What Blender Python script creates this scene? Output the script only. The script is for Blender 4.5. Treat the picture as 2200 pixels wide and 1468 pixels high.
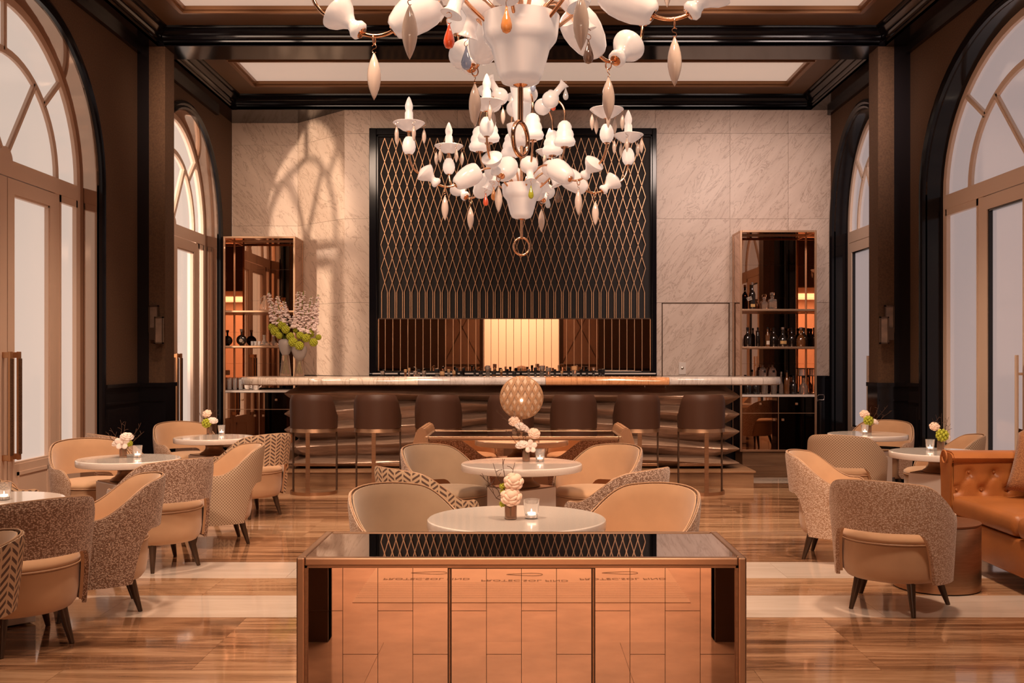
import bpy, bmesh, math, random
from math import sin, cos, pi, radians as R, sqrt, atan2
from mathutils import Vector, Matrix
random.seed(7)
for o in list(bpy.data.objects): bpy.data.objects.remove(o)
S = bpy.context.scene
COL = S.collection

# ---------------------------------------------------------------- camera, light, exposure
cam = bpy.data.objects.new('camera', bpy.data.cameras.new('camera')); COL.objects.link(cam)
cam.location = (0, 0, 1.45); cam.rotation_euler = (pi/2, 0, 0)
cam.data.sensor_width = 36; cam.data.lens = 36.0
cam.data.shift_x = -20.5/2200; cam.data.shift_y = 34/2200
cam.data.clip_start = 0.05; cam.data.clip_end = 200
S.camera = cam
S.view_settings.view_transform = 'Standard'; S.view_settings.look = 'None'
S.view_settings.gamma = 1; S.view_settings.use_curve_mapping = False
S.view_settings.exposure = 0.3
W = bpy.data.worlds.new('world'); S.world = W; W.use_nodes = True
W.node_tree.nodes['Background'].inputs[0].default_value = (1.0, .80, .68, 1)
W.node_tree.nodes['Background'].inputs[1].default_value = 0.9
LEFT_WIN = 1.5; RIGHT_WIN = 0.48; PANEL_E = 0.30

YW = 14.4
def lamp(name, kind, loc, energy, color, rot=(0,0,0), **kw):
    l = bpy.data.lights.new(name, kind); l.energy = energy; l.color = color
    for k, v in kw.items(): setattr(l, k, v)
    o = bpy.data.objects.new(name, l); o.location = loc; o.rotation_euler = rot; COL.objects.link(o); return o
def aim(o, t):
    o.rotation_euler = (Vector(t) - o.location).to_track_quat('-Z', 'Y').to_euler()
# low daylight entering by the far left arched door and reaching the marble
sl = lamp('daylight_spot', 'SPOT', (-9.4, 6.6, 3.3), 30000, (1, .84, .70), spot_size=R(26), spot_blend=.3, shadow_soft_size=.24)
aim(sl, (-4.0, 13.75, 3.0))
# added fill spots without fittings, brightening wall, tables and bar
def spot(name, loc, target, energy, color, size, blend=.9, rad=.18):
    aim(lamp(name, 'SPOT', loc, energy, color, spot_size=R(size), spot_blend=blend, shadow_soft_size=rad), target)
WARM = (1, .71, .50)
for x, tx, e, c in ((-3.3, -3.4, 330, (1, .72, .54)), (-2.3, -2.3, 220, (1, .72, .53)), (2.0, 2.4, 330, (1, .76, .64)), (3.4, 3.5, 330, (1, .78, .70))):
    spot('marble_fill', (x, 10.0, 4.85), (tx, YW, 3.0), e, c, 70, 1.0, .5)  # added fill brightening the marble, no real fixture
for x, y, e in ((-3.0, 9.6, 420), (-2.9, 7.3, 480), (-2.6, 4.9, 420), (0, 7.4, 380), (0, 5.9, 300), (2.9, 9.8, 400), (2.6, 6.6, 520), (0, 10.6, 480), (-1.6, 10.4, 330), (1.6, 10.4, 330)):
    spot('room_fill', (x*.92, y-.6, 5.0), (x, y, .5), e, WARM, 74)  # added fill over tables and floor, not real fittings
for x, tx, ty, e in ((-2.6, -2.4, 9.5, 900), (0, 0, 9.0, 900), (2.6, 2.2, 8.5, 1000), (-1.6, -1.4, 11.7, 480), (0, .2, 11.7, 480), (1.6, 1.6, 11.7, 480)):
    spot('front_fill', (x, 3.0 if ty < 11 else 7.0, 4.88), (tx, ty, .4 if ty < 11 else .8), e, (1, .73, .55), 52, 1.0, .35)  # added fill from the camera side for chairs, stools and bar front
for x in (-1.5, 1.5): spot('room_fill', (x, 3.8, 4.95), (0, 5.1, .6), 400, WARM, 50, 1.0, .2)  # added fill pair brightening the largest front table
# the foyer behind the camera: a bright room seen again in the bar mirror
lamp('foyer_light', 'AREA', (0, -1.7, 3.25), 150, (1, .74, .56), size=3.0)
lamp('foyer_window', 'AREA', (0, -3.3, 1.7), 13, (1, .66, .47), rot=(pi/2, 0, pi), shape='RECTANGLE', size=3.4, size_y=2.6)

# ---------------------------------------------------------------- materials
def newmat(name):
    m = bpy.data.materials.new(name); m.use_nodes = True
    nt = m.node_tree; return m, nt, nt.nodes['Principled BSDF']
def pm(name, col, rough=.5, metal=0, coat=0, sheen=0, emit=None, es=0, trans=0, ior=1.45, spec=.5, noise=None, bump=None, sss=0):
    m, nt, b = newmat(name)
    b.inputs['Base Color'].default_value = (*col, 1); b.inputs['Roughness'].default_value = rough
    b.inputs['Metallic'].default_value = metal; b.inputs['Coat Weight'].default_value = coat
    b.inputs['Sheen Weight'].default_value = sheen; b.inputs['IOR'].default_value = ior
    b.inputs['Specular IOR Level'].default_value = spec
    b.inputs['Transmission Weight'].default_value = trans
    if emit: b.inputs['Emission Color'].default_value = (*emit, 1); b.inputs['Emission Strength'].default_value = es
    tc = None
    if noise or bump:
        tc = nt.nodes.new('ShaderNodeTexCoord')
    if noise:   # (scale, amount, (sx,sy,sz))
        mp = nt.nodes.new('ShaderNodeMapping'); mp.inputs['Scale'].default_value = noise[2] if len(noise) > 2 else (1,1,1)
        nt.links.new(tc.outputs['Object'], mp.inputs[0])
        n = nt.nodes.new('ShaderNodeTexNoise'); n.inputs['Scale'].default_value = noise[0]; n.inputs['Detail'].default_value = 4
        nt.links.new(mp.outputs[0], n.inputs['Vector'])
        r = nt.nodes.new('ShaderNodeValToRGB'); a = noise[1]
        r.color_ramp.elements[0].position = .3; r.color_ramp.elements[1].position = .7
        r.color_ramp.elements[0].color = (*[c*(1-a) for c in col], 1); r.color_ramp.elements[1].color = (*[min(1, c*(1+a)) for c in col], 1)
        nt.links.new(n.outputs[0], r.inputs[0]); nt.links.new(r.outputs[0], b.inputs['Base Color'])
    if bump:    # (scale, strength)
        n = nt.nodes.new('ShaderNodeTexNoise'); n.inputs['Scale'].default_value = bump[0]
        nt.links.new(tc.outputs['Object'], n.inputs['Vector'])
        bp = nt.nodes.new('ShaderNodeBump'); bp.inputs['Strength'].default_value = bump[1]; bp.inputs['Distance'].default_value = .01
        nt.links.new(n.outputs[0], bp.inputs['Height']); nt.links.new(bp.outputs[0], b.inputs['Normal'])
    return m
def math_n(nt, op, a, b=None, c=None):
    n = nt.nodes.new('ShaderNodeMath'); n.operation = op
    for i, v in enumerate((a, b, c)):
        if v is None: continue
        if isinstance(v, (int, float)): n.inputs[i].default_value = v
        else: nt.links.new(v, n.inputs[i])
    return n.outputs[0]
def ramp(nt, fac, stops):
    r = nt.nodes.new('ShaderNodeValToRGB'); e = r.color_ramp.elements
    while len(e) < len(stops): e.new(.5)
    for i, (p, c) in enumerate(stops): e[i].position = p; e[i].color = (*c, 1)
    nt.links.new(fac, r.inputs[0]); return r.outputs[0]
def world_vec(nt, scale, rot=(0,0,0), rnd=7.0):
    """object coordinates plus a random shift for each slab, so veins do not run on from piece to piece"""
    g = nt.nodes.new('ShaderNodeNewGeometry'); oi = nt.nodes.new('ShaderNodeObjectInfo')
    mr = math_n(nt, 'MULTIPLY', oi.outputs['Random'], rnd)
    ad = nt.nodes.new('ShaderNodeVectorMath'); ad.operation = 'ADD'
    nt.links.new(g.outputs['Position'], ad.inputs[0]); nt.links.new(mr, ad.inputs[1])
    mp = nt.nodes.new('ShaderNodeMapping'); mp.inputs['Scale'].default_value = scale; mp.inputs['Rotation'].default_value = rot
    mp.vector_type = 'TEXTURE' if False else 'POINT'
    nt.links.new(ad.outputs[0], mp.inputs[0]); return mp.outputs[0]
def noise(nt, vec, scale, detail=5, dist=0, rough=.55):
    n = nt.nodes.new('ShaderNodeTexNoise'); n.inputs['Scale'].default_value = scale; n.inputs['Detail'].default_value = detail
    n.inputs['Distortion'].default_value = dist; n.inputs['Roughness'].default_value = rough
    nt.links.new(vec, n.inputs['Vector']); return n.outputs[0]
def mixc(nt, f, a, b, mode='MIX'):
    n = nt.nodes.new('ShaderNodeMix'); n.data_type = 'RGBA'; n.blend_type = mode
    if isinstance(f, (int, float)): n.inputs[0].default_value = f
    else: nt.links.new(f, n.inputs[0])
    for i, v in ((6, a), (7, b)):
        if isinstance(v, tuple): n.inputs[i].default_value = (*v, 1)
        else: nt.links.new(v, n.inputs[i])
    return n.outputs[2]

def marble(name, base, vein, rough=.18, rot=(0,0,0), warm=None):
    m, nt, b = newmat(name)
    v = world_vec(nt, (1, 1, 1), rot)
    st = nt.nodes.new('ShaderNodeMapping'); st.inputs['Scale'].default_value = (3.2, 1, .75); nt.links.new(v, st.inputs[0])
    n1 = noise(nt, st.outputs[0], 1.9, 9, 1.4, .64)
    d = math_n(nt, 'ABSOLUTE', math_n(nt, 'SUBTRACT', n1, .5))
    c1 = ramp(nt, d, [(0, vein), (.006, tuple(.35*a+.65*b_ for a, b_ in zip(vein, base))), (.028, base)])
    n2 = noise(nt, st.outputs[0], .9, 6, .8)
    c2 = ramp(nt, n2, [(.35, (.84, .81, .79)), (.65, (1, 1, 1))])
    c = mixc(nt, 1.0, c1, c2, 'MULTIPLY')
    n3 = noise(nt, st.outputs[0], 9, 7, 1.4, .7)
    c3 = ramp(nt, n3, [(.30, (.55, .48, .44)), (.43, (1, 1, 1))])
    c = mixc(nt, .6, c, c3, 'MULTIPLY')
    nt.links.new(c, b.inputs['Base Color']); b.inputs['Roughness'].default_value = rough
    return m
def vein_stone(name, stops, rough=.1, tilt=.17, spec=.6):
    """travertine / wood-vein marble: long grain along X"""
    m, nt, b = newmat(name)
    v = world_vec(nt, (.45, 1, 1), (0, 0, 0), 11.0)
    rt = nt.nodes.new('ShaderNodeMapping'); rt.inputs['Rotation'].default_value = (0, 0, tilt); rt.inputs['Scale'].default_value = (.7, 4.6, 1)
    nt.links.new(v, rt.inputs[0])
    n1 = noise(nt, rt.outputs[0], 1.5, 9, 1.3, .66)
    n2 = noise(nt, rt.outputs[0], 12, 7, .8, .75)
    f = math_n(nt, 'ADD', math_n(nt, 'MULTIPLY', n1, .70), math_n(nt, 'MULTIPLY', n2, .30))
    c = ramp(nt, f, stops)
    nt.links.new(c, b.inputs['Base Color']); b.inputs['Roughness'].default_value = rough
    b.inputs['Specular IOR Level'].default_value = spec
    b.inputs['Coat Weight'].default_value = .35; b.inputs['Coat Roughness'].default_value = .04
    return m

def fabric_tweed(name, light, dark, scale=1.0):
    m, nt, b = newmat(name)
    tc = nt.nodes.new('ShaderNodeUVMap')
    mp = nt.nodes.new('ShaderNodeMapping'); mp.inputs['Scale'].default_value = (85*scale, 125*scale, 1); nt.links.new(tc.outputs[0], mp.inputs[0])
    w = nt.nodes.new('ShaderNodeTexNoise'); w.inputs['Scale'].default_value = .8; w.inputs['Detail'].default_value = 2; nt.links.new(mp.outputs[0], w.inputs['Vector'])
    vo = nt.nodes.new('ShaderNodeTexVoronoi'); vo.inputs['Scale'].default_value = 1.0; vo.inputs['Randomness'].default_value = .75
    nt.links.new(mp.outputs[0], vo.inputs['Vector'])
    f = math_n(nt, 'ADD', math_n(nt, 'MULTIPLY', vo.outputs['Distance'], .8), math_n(nt, 'MULTIPLY', w.outputs[0], .55))
    c = ramp(nt, f, [(.42, light), (.60, tuple((a+d)/2 for a, d in zip(light, dark))), (.78, dark)])
    nt.links.new(c, b.inputs['Base Color']); b.inputs['Roughness'].default_value = .9; b.inputs['Sheen Weight'].default_value = .2
    bp = nt.nodes.new('ShaderNodeBump'); bp.inputs['Strength'].default_value = .5; bp.inputs['Distance'].default_value = .004; bp.invert = True
    nt.links.new(f, bp.inputs['Height']); nt.links.new(bp.outputs[0], b.inputs['Normal'])
    return m
def fabric_mesh(name, light, dark):
    m, nt, b = newmat(name)
    tc = nt.nodes.new('ShaderNodeUVMap'); sp = nt.nodes.new('ShaderNodeSeparateXYZ'); nt.links.new(tc.outputs[0], sp.inputs[0])
    U = math_n(nt, 'MULTIPLY', sp.outputs[0], 95.0); V = math_n(nt, 'MULTIPLY', sp.outputs[1], 95.0)
    a = math_n(nt, 'ADD', U, V); d = math_n(nt, 'SUBTRACT', U, V)
    f = math_n(nt, 'MULTIPLY', math_n(nt, 'ABSOLUTE', math_n(nt, 'SINE', math_n(nt, 'MULTIPLY', a, pi/2*.9))), math_n(nt, 'ABSOLUTE', math_n(nt, 'SINE', math_n(nt, 'MULTIPLY', d, pi/2*.9))))
    c = ramp(nt, f, [(.25, light), (.6, dark)])
    nt.links.new(c, b.inputs['Base Color']); b.inputs['Roughness'].default_value = .85
    return m
def fabric_herring(name, light, dark):
    """short dark slabs laid alternately one way and the other in a herringbone"""
    m, nt, b = newmat(name)
    tc = nt.nodes.new('ShaderNodeUVMap'); sp = nt.nodes.new('ShaderNodeSeparateXYZ'); nt.links.new(tc.outputs[0], sp.inputs[0])
    F = 19.0
    u = math_n(nt, 'MULTIPLY', sp.outputs[0], F); v = math_n(nt, 'MULTIPLY', sp.outputs[1], F)
    col = math_n(nt, 'FLOOR', u); fu = math_n(nt, 'SUBTRACT', u, col)
    par = math_n(nt, 'MODULO', math_n(nt, 'ABSOLUTE', col), 2.0)
    sg = math_n(nt, 'SUBTRACT', math_n(nt, 'MULTIPLY', par, 2.0), 1.0)
    t = math_n(nt, 'ADD', math_n(nt, 'MULTIPLY', v, 1.6), math_n(nt, 'MULTIPLY', math_n(nt, 'MULTIPLY', fu, sg), 1.15))
    ft = math_n(nt, 'FRACT', math_n(nt, 'ADD', t, 50.0))
    on = math_n(nt, 'MULTIPLY', math_n(nt, 'LESS_THAN', ft, .46), math_n(nt, 'MULTIPLY', math_n(nt, 'GREATER_THAN', fu, .10), math_n(nt, 'LESS_THAN', fu, .90)))
    c = mixc(nt, on, light, dark)
    nt.links.new(c, b.inputs['Base Color']); b.inputs['Roughness'].default_value = .85
    return m
def grain(name, c0, c1, rough=.35, scale=(1,1,1), nscale=6, rot=(0,0,0), metal=0, coat=0):
    m, nt, b = newmat(name)
    tc = nt.nodes.new('ShaderNodeTexCoord'); mp = nt.nodes.new('ShaderNodeMapping'); mp.inputs['Scale'].default_value = scale; mp.inputs['Rotation'].default_value = rot
    nt.links.new(tc.outputs['Object'], mp.inputs[0])
    n = noise(nt, mp.outputs[0], nscale, 7, .3, .65)
    nt.links.new(ramp(nt, n, [(.3, c0), (.7, c1)]), b.inputs['Base Color'])
    b.inputs['Roughness'].default_value = rough; b.inputs['Metallic'].default_value = metal; b.inputs['Coat Weight'].default_value = coat
    return m

M = {}
M['velvet'] = pm('velvet_tan', (.56, .335, .19), .75, sheen=.35, noise=(3.0, .12), spec=.2)
M['velvet_shaded'] = pm('velvet_tan_shaded', (.37, .25, .16), .7, sheen=.35, noise=(3.0, .12), spec=.2)  # same tan velvet with shade put into its colour, for chairs facing off the windows
M['piping'] = pm('piping_cord', (.45, .26, .15), .5)
M['tweed'] = fabric_tweed('fabric_tweed', (.76, .57, .45), (.22, .115, .07), 1.35)
M['tweed_pale'] = fabric_tweed('fabric_tweed_pale', (.80, .62, .49), (.38, .21, .12), 1.4)
M['mesh'] = fabric_mesh('fabric_honeycomb', (.56, .40, .27), (.27, .165, .10))
M['herring'] = fabric_herring('fabric_herringbone', (.60, .41, .26), (.12, .065, .045))
M['leg'] = grain('leg_wood', (.035, .016, .008), (.07, .035, .018), .3, (8, 8, 1), 5)
M['leather_brown'] = pm('leather_dark_brown', (.050, .020, .011), .42, bump=(260, .12), spec=.35)
M['leather_cognac'] = pm('leather_cognac', (.40, .135, .035), .38, noise=(2.5, .15), bump=(180, .15))
M['leather_tan'] = pm('leather_tan', (.27, .135, .07), .4, noise=(2.5, .15), spec=.4)
M['pillow'] = fabric_tweed('pillow_weave', (.46, .20, .075), (.24, .09, .03), 2.0)
M['bronze'] = grain('bronze_brushed', (.36, .20, .115), (.46, .27, .16), .32, (1, 1, 9), 9, metal=.9)
M['lattice_gold'] = pm('lattice_gold', (.50, .29, .17), .42, metal=.85)
M['frame_gold'] = pm('bronze_satin', (.62, .38, .235), .3, metal=.85)
M['reveal_left'] = pm('reveal_polished', (.42, .30, .23), .06, metal=.9)
M['bronze_dark'] = pm('bronze_dark', (.10, .06, .04), .4, metal=.7)
M['pedestal'] = pm('pedestal_metal', (.28, .17, .11), .33, metal=.85)
M['mirror'] = pm('mirror_copper', (.84, .60, .45), .015, metal=1)
M['mirror_top'] = pm('mirror_smoked', (.62, .52, .45), .02, metal=1)
M['mirror_dark'] = pm('mirror_bronze', (.60, .37, .24), .015, metal=1)
M['quartz'] = pm('quartz_top', (.78, .68, .61), .13, coat=.5, noise=(160, .05), spec=.6)
M['box_white'] = pm('lacquer_white', (.70, .60, .53), .12, coat=.4)
M['marble'] = marble('marble_wall', (.68, .52, .41), (.34, .22, .15), .42, (0, R(38), 0))
M['marble_right'] = marble('marble_wall_right', (.66, .52, .43), (.36, .25, .19), .42, (0, R(-38), 0))
M['bar_pale'] = marble('marble_bar', (.66, .54, .45), (.34, .23, .16), .08)
M['bar_orange'] = marble('onyx_bar', (.52, .25, .12), (.30, .12, .05), .08)
M['bar_grey'] = marble('marble_grey', (.50, .44, .42), (.3, .26, .24), .08)
M['floor_brown'] = vein_stone('floor_brown', [(.36, (.055, .024, .012)), (.44, (.16, .072, .035)), (.52, (.31, .155, .08)), (.60, (.47, .27, .155))])
M['floor_tan'] = vein_stone('floor_tan', [(.36, (.16, .075, .036)), (.47, (.34, .18, .095)), (.60, (.52, .31, .18))])
M['floor_white'] = vein_stone('floor_white', [(.30, (.46, .36, .29)), (.5, (.58, .46, .38)), (.7, (.66, .54, .46))], .1, .5)
M['grout'] = pm('grout', (.06, .035, .02), .7)
M['foyer_floor'] = pm('floor_foyer', (.52, .33, .22), .12, noise=(2.6, .28), spec=.5)
M['foyer_wall'] = pm('foyer_wall', (.80, .62, .50), .6)
M['paper'] = pm('protective_paper', (.66, .46, .32), .7, noise=(4, .06))
M['ink'] = pm('ink', (.12, .05, .02), .6)
M['black'] = pm('black_lacquer', (.006, .005, .0065), .12, coat=.0, spec=.35)
M['black_soft'] = pm('black_lacquer_satin', (.012, .009, .010), .22)
M['panel_dark'] = grain('panel_wenge', (.008, .005, .0045), (.018, .011, .009), .75, (14, 14, 1), 6)
M['wall_brown'] = pm('wall_fabric_brown', (.098, .049, .024), .85, noise=(60, .22), bump=(250, .2))
M['ceil_tan'] = pm('ceiling_bronze', (.14, .075, .038), .42, noise=(1.5, .12))
M['mould_gold'] = pm('ceiling_moulding', (.26, .125, .055), .3, metal=.4)
M['ceiling_panel'] = pm('ceiling_panel', (.75, .6, .5), .6, emit=(1, .76, .60), es=PANEL_E)  # ceiling panel given an even warm emission
M['frame_paint'] = pm('door_frame_paint', (.66, .475, .365), .35)
M['frame_pale'] = pm('door_frame_pale', (.80, .62, .49), .35)
def pane_mat(name, col, strength, glossy=.35, clear=0.0):
    m, nt, b = newmat(name)
    b.inputs['Base Color'].default_value = (.25, .2, .18, 1); b.inputs['Roughness'].default_value = .08
    b.inputs['Emission Color'].default_value = (*col, 1); b.inputs['Emission Strength'].default_value = strength
    b.inputs['Specular IOR Level'].default_value = glossy
    if clear:
        t = nt.nodes.new('ShaderNodeBsdfTransparent'); t.inputs[0].default_value = (1, .95, .9, 1)
        mx = nt.nodes.new('ShaderNodeMixShader'); mx.inputs[0].default_value = clear
        nt.links.new(b.outputs[0], mx.inputs[1]); nt.links.new(t.outputs[0], mx.inputs[2]); nt.links.new(mx.outputs[0], nt.nodes['Material Output'].inputs[0])
    return m
M['pane_left'] = pane_mat('pane_daylit', (1.0, .80, .67), LEFT_WIN*.31, .3)
M['pane_left_clear'] = pane_mat('pane_daylit_clear', (1.0, .80, .67), LEFT_WIN*.31, .3, .35)
M['pane_right'] = pane_mat('pane_frosted_right', (1.0, .80, .77), RIGHT_WIN*.52, .6)
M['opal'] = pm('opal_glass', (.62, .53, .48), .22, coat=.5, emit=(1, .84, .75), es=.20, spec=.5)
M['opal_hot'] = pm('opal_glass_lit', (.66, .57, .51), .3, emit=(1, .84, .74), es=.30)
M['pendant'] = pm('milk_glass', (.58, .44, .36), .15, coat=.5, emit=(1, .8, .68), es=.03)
M['gold'] = pm('rose_gold', (.85, .50, .31), .14, metal=1)
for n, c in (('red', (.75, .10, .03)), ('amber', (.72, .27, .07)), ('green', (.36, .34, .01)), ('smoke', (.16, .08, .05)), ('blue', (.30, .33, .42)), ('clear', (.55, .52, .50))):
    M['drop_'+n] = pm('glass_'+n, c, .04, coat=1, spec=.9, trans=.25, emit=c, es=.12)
M['glass'] = pm('clear_glass', (.99, .96, .94), .03, trans=.86, ior=1.33)
M['glass_tint'] = pm('tinted_glass', (.16, .11, .08), .04, trans=.8, ior=1.3)
M['glass_amber'] = pm('smoked_glass', (.62, .42, .30), .05, trans=.75, ior=1.2)
M['glass_frost'] = pm('frosted_glass', (.50, .42, .38), .28, trans=.35, ior=1.2, spec=.7)
M['bottle_dark'] = pm('bottle_black_glass', (.012, .007, .005), .06, coat=.6)
M['bottle_amber'] = pm('bottle_amber_glass', (.16, .055, .015), .06, coat=.6, trans=.25)
M['bottle_clear'] = pm('bottle_clear_glass', (.62, .50, .42), .04, trans=.85, ior=1.2)
M['label_paper'] = pm('label_paper', (.55, .45, .36), .6)
M['label_gold'] = pm('label_gold', (.6, .36, .14), .4, metal=.5)
M['cap_black'] = pm('cap_black', (.01, .008, .008), .3)
M['cap_cork'] = pm('cap_cork', (.45, .25, .12), .7)
M['cap_metal'] = pm('cap_metal', (.55, .45, .38), .25, metal=.9)
M['candle'] = pm('candle_wax', (.9, .8, .7), .5, emit=(1, .8, .6), es=1.6)
M['flame'] = pm('flame', (1, .9, .8), .5, emit=(1, .86, .66), es=7)
M['petal'] = pm('petal_blush', (.86, .60, .46), .6, sss=0)
M['petal_white'] = pm('petal_white', (.82, .66, .58), .6)
M['green_fl'] = pm('green_blossom', (.42, .42, .03), .6, noise=(60, .3))
M['leaf'] = pm('stem_green', (.20, .26, .03), .6)
M['twig'] = pm('twig_brown', (.07, .03, .015), .8)
M['lil'] = pm('delphinium', (.92, .74, .68), .6, emit=(1, .8, .72), es=.0)
M['bar_wood'] = grain('bar_carved_wood', (.19, .115, .078), (.34, .215, .15), .30, (1, 5, 7), 5, rot=(0, R(35), 0), metal=.4, coat=.25)
M['plinth_wood'] = grain('plinth_wood', (.20, .10, .05), (.28, .15, .08), .3, (.4, 1, 5), 7)
M['rattan'] = pm('rattan_band', (.50, .27, .14), .6, noise=(40, .15))
M['rattan_light'] = pm('rattan_weave', (.78, .55, .38), .7, noise=(220, .3))
M['bulb'] = pm('bulb', (1, .9, .8), .4, emit=(1, .85, .68), es=5)
M['porcelain'] = pm('porcelain', (.72, .62, .55), .15)
M['steel'] = pm('steel', (.45, .38, .35), .2, metal=1)
M['pull'] = pm('pull_bronze', (.42, .20, .09), .35, metal=.75)
M['pull_tex'] = pm('pull_bark', (.10, .045, .02), .6, metal=.4, bump=(90, .9))
M['stone_sconce'] = pm('sconce_panel', (.22, .14, .10), .4, noise=(9, .3))

# ---------------------------------------------------------------- mesh helpers
def obj(name, bm, mat=None, parent=None, loc=(0,0,0), rot=(0,0,0), smooth=None):
    me = bpy.data.meshes.new(name); bmesh.ops.recalc_face_normals(bm, faces=bm.faces[:]) ; bm.to_mesh(me); bm.free()
    if smooth:
        for p in me.polygons: p.use_smooth = True
        if smooth < 180: me.set_sharp_from_angle(angle=R(smooth))
    if mat: me.materials.append(M[mat] if isinstance(mat, str) else mat)
    o = bpy.data.objects.new(name, me); COL.objects.link(o)
    o.location = loc; o.rotation_euler = rot
    if parent: o.parent = parent
    return o
def thing(name, label, cat, loc=(0,0,0), rz=0, group=None):
    o = bpy.data.objects.new(name, None); COL.objects.link(o); o.empty_display_size = .1
    o.location = loc; o.rotation_euler = (0, 0, rz); o['label'] = label; o['category'] = cat
    if group: o['group'] = group
    return o
def tag(o, label, cat, group=None):
    o['label'] = label; o['category'] = cat
    if group: o['group'] = group
    return o
def struct(name, bm, mat, parent=None, **k):
    o = obj(name, bm, mat, parent, **k)
    if not parent: o['kind'] = 'structure'
    return o
def estruct(name):
    o = bpy.data.objects.new(name, None); COL.objects.link(o); o['kind'] = 'structure'; return o
def copy_tree(o, parent=None):
    c = o.copy(); COL.objects.link(c)
    if parent: c.parent = parent
    for ch in list(o.children): copy_tree(ch, c)
    return c
def box(bm, x0, x1, y0, y1, z0, z1, bev=0, mtx=None, seg=2):
    vs = [bm.verts.new((x, y, z)) for z in (z0, z1) for y in (y0, y1) for x in (x0, x1)]
    fs = [bm.faces.new([vs[i] for i in q]) for q in ((0,2,3,1), (4,5,7,6), (0,1,5,4), (2,6,7,3), (0,4,6,2), (1,3,7,5))]
    geom = vs
    if bev:
        es = list({e for f in fs for e in f.edges})
        r = bmesh.ops.bevel(bm, geom=es, offset=bev, segments=seg, affect='EDGES', profile=.5)
        geom = list({v for f in r['faces'] for v in f.verts} | {v for v in vs if v.is_valid})
    if mtx is not None: bmesh.ops.transform(bm, matrix=mtx, verts=geom)
    return geom
def B(*a, **k):
    bm = bmesh.new(); box(bm, *a, **k); return bm
def lathe(bm, prof, n=20, mtx=None, cap=True):
    rings = []
    for r, z in prof:
        if r < 1e-6: rings.append([bm.verts.new((0, 0, z))])
        else: rings.append([bm.verts.new((r*cos(2*pi*i/n), r*sin(2*pi*i/n), z)) for i in range(n)])
    for a, b_ in zip(rings, rings[1:]):
        if len(a) == 1 and len(b_) == 1: continue
        for i in range(n):
            j = (i+1) % n
            if len(a) == 1: bm.faces.new((a[0], b_[j], b_[i]))
            elif len(b_) == 1: bm.faces.new((a[i], a[j], b_[0]))
            else: bm.faces.new((a[i], a[j], b_[j], b_[i]))
    if cap:
        if len(rings[0]) > 1: bm.faces.new(rings[0][::-1])
        if len(rings[-1]) > 1: bm.faces.new(rings[-1])
    vs = [v for r in rings for v in r]
    if mtx is not None: bmesh.ops.transform(bm, matrix=mtx, verts=vs)
    return vs
def L(prof, n=20, mtx=None, cap=True):
    bm = bmesh.new(); lathe(bm, prof, n, mtx, cap); return bm
def tube(bm, pts, r, n=8, closed=False, rr=None):
    pts = [Vector(p) for p in pts]; rings = []; N = len(pts); up = None
    for i, p in enumerate(pts):
        if closed: t = pts[(i+1) % N] - pts[i-1]
        else: t = pts[min(i+1, N-1)] - pts[max(i-1, 0)]
        t.normalize()
        if up is None:
            up = Vector((0,0,1)) if abs(t.z) < .9 else Vector((1,0,0))
        a = (up - t*up.dot(t)); a.normalize(); up = a; b_ = t.cross(a)
        q = rr[i] if rr else r
        rings.append([bm.verts.new(p + (a*cos(2*pi*k/n) + b_*sin(2*pi*k/n))*q) for k in range(n)])
    for i in range(N if closed else N-1):
        A, Bq = rings[i], rings[(i+1) % N]
        for k in range(n): bm.faces.new((A[k], A[(k+1) % n], Bq[(k+1) % n], Bq[k]))
    if not closed: bm.faces.new(rings[0][::-1]); bm.faces.new(rings[-1])
def T(pts, r, n=8, closed=False, rr=None):
    bm = bmesh.new(); tube(bm, pts, r, n, closed, rr); return bm
def prism(bm, poly, d0, d1, axis='y'):
    """polygon extruded along an axis; poly in the other two coordinates"""
    def P(a, b_, d):
        return {'y': (a, d, b_), 'x': (d, a, b_), 'z': (a, b_, d)}[axis]
    v0 = [bm.verts.new(P(a, b_, d0)) for a, b_ in poly]; v1 = [bm.verts.new(P(a, b_, d1)) for a, b_ in poly]
    n = len(poly)
    for i in range(n): bm.faces.new((v0[i], v0[(i+1) % n], v1[(i+1) % n], v1[i]))
    bm.faces.new(v0[::-1]); bm.faces.new(v1)
def PR(poly, d0, d1, axis='y'):
    bm = bmesh.new(); prism(bm, poly, d0, d1, axis); return bm
def axis_mtx(p, q):
    """matrix taking local z from p towards q"""
    p = Vector(p); q = Vector(q); return Matrix.Translation(p) @ (q-p).to_track_quat('Z', 'Y').to_matrix().to_4x4()
def sphere(bm, c, r, n=10, sc=(1,1,1)):
    m = Matrix.Translation(Vector(c)) @ Matrix.Diagonal((*sc, 1))
    lathe(bm, [(r*sin(pi*i/(n//2+1)), -r*cos(pi*i/(n//2+1))) for i in range(n//2+2)], n, m)
def smooth(x, a, b_):
    t = min(1, max(0, (x-a)/(b_-a))); return t*t*(3-2*t)

# ================================================================= ROOM
XL, XR, YB = -4.30, 4.35, 14.40
ZS = 4.93                     # underside of beams
ZC = 5.12                     # ceiling
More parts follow.
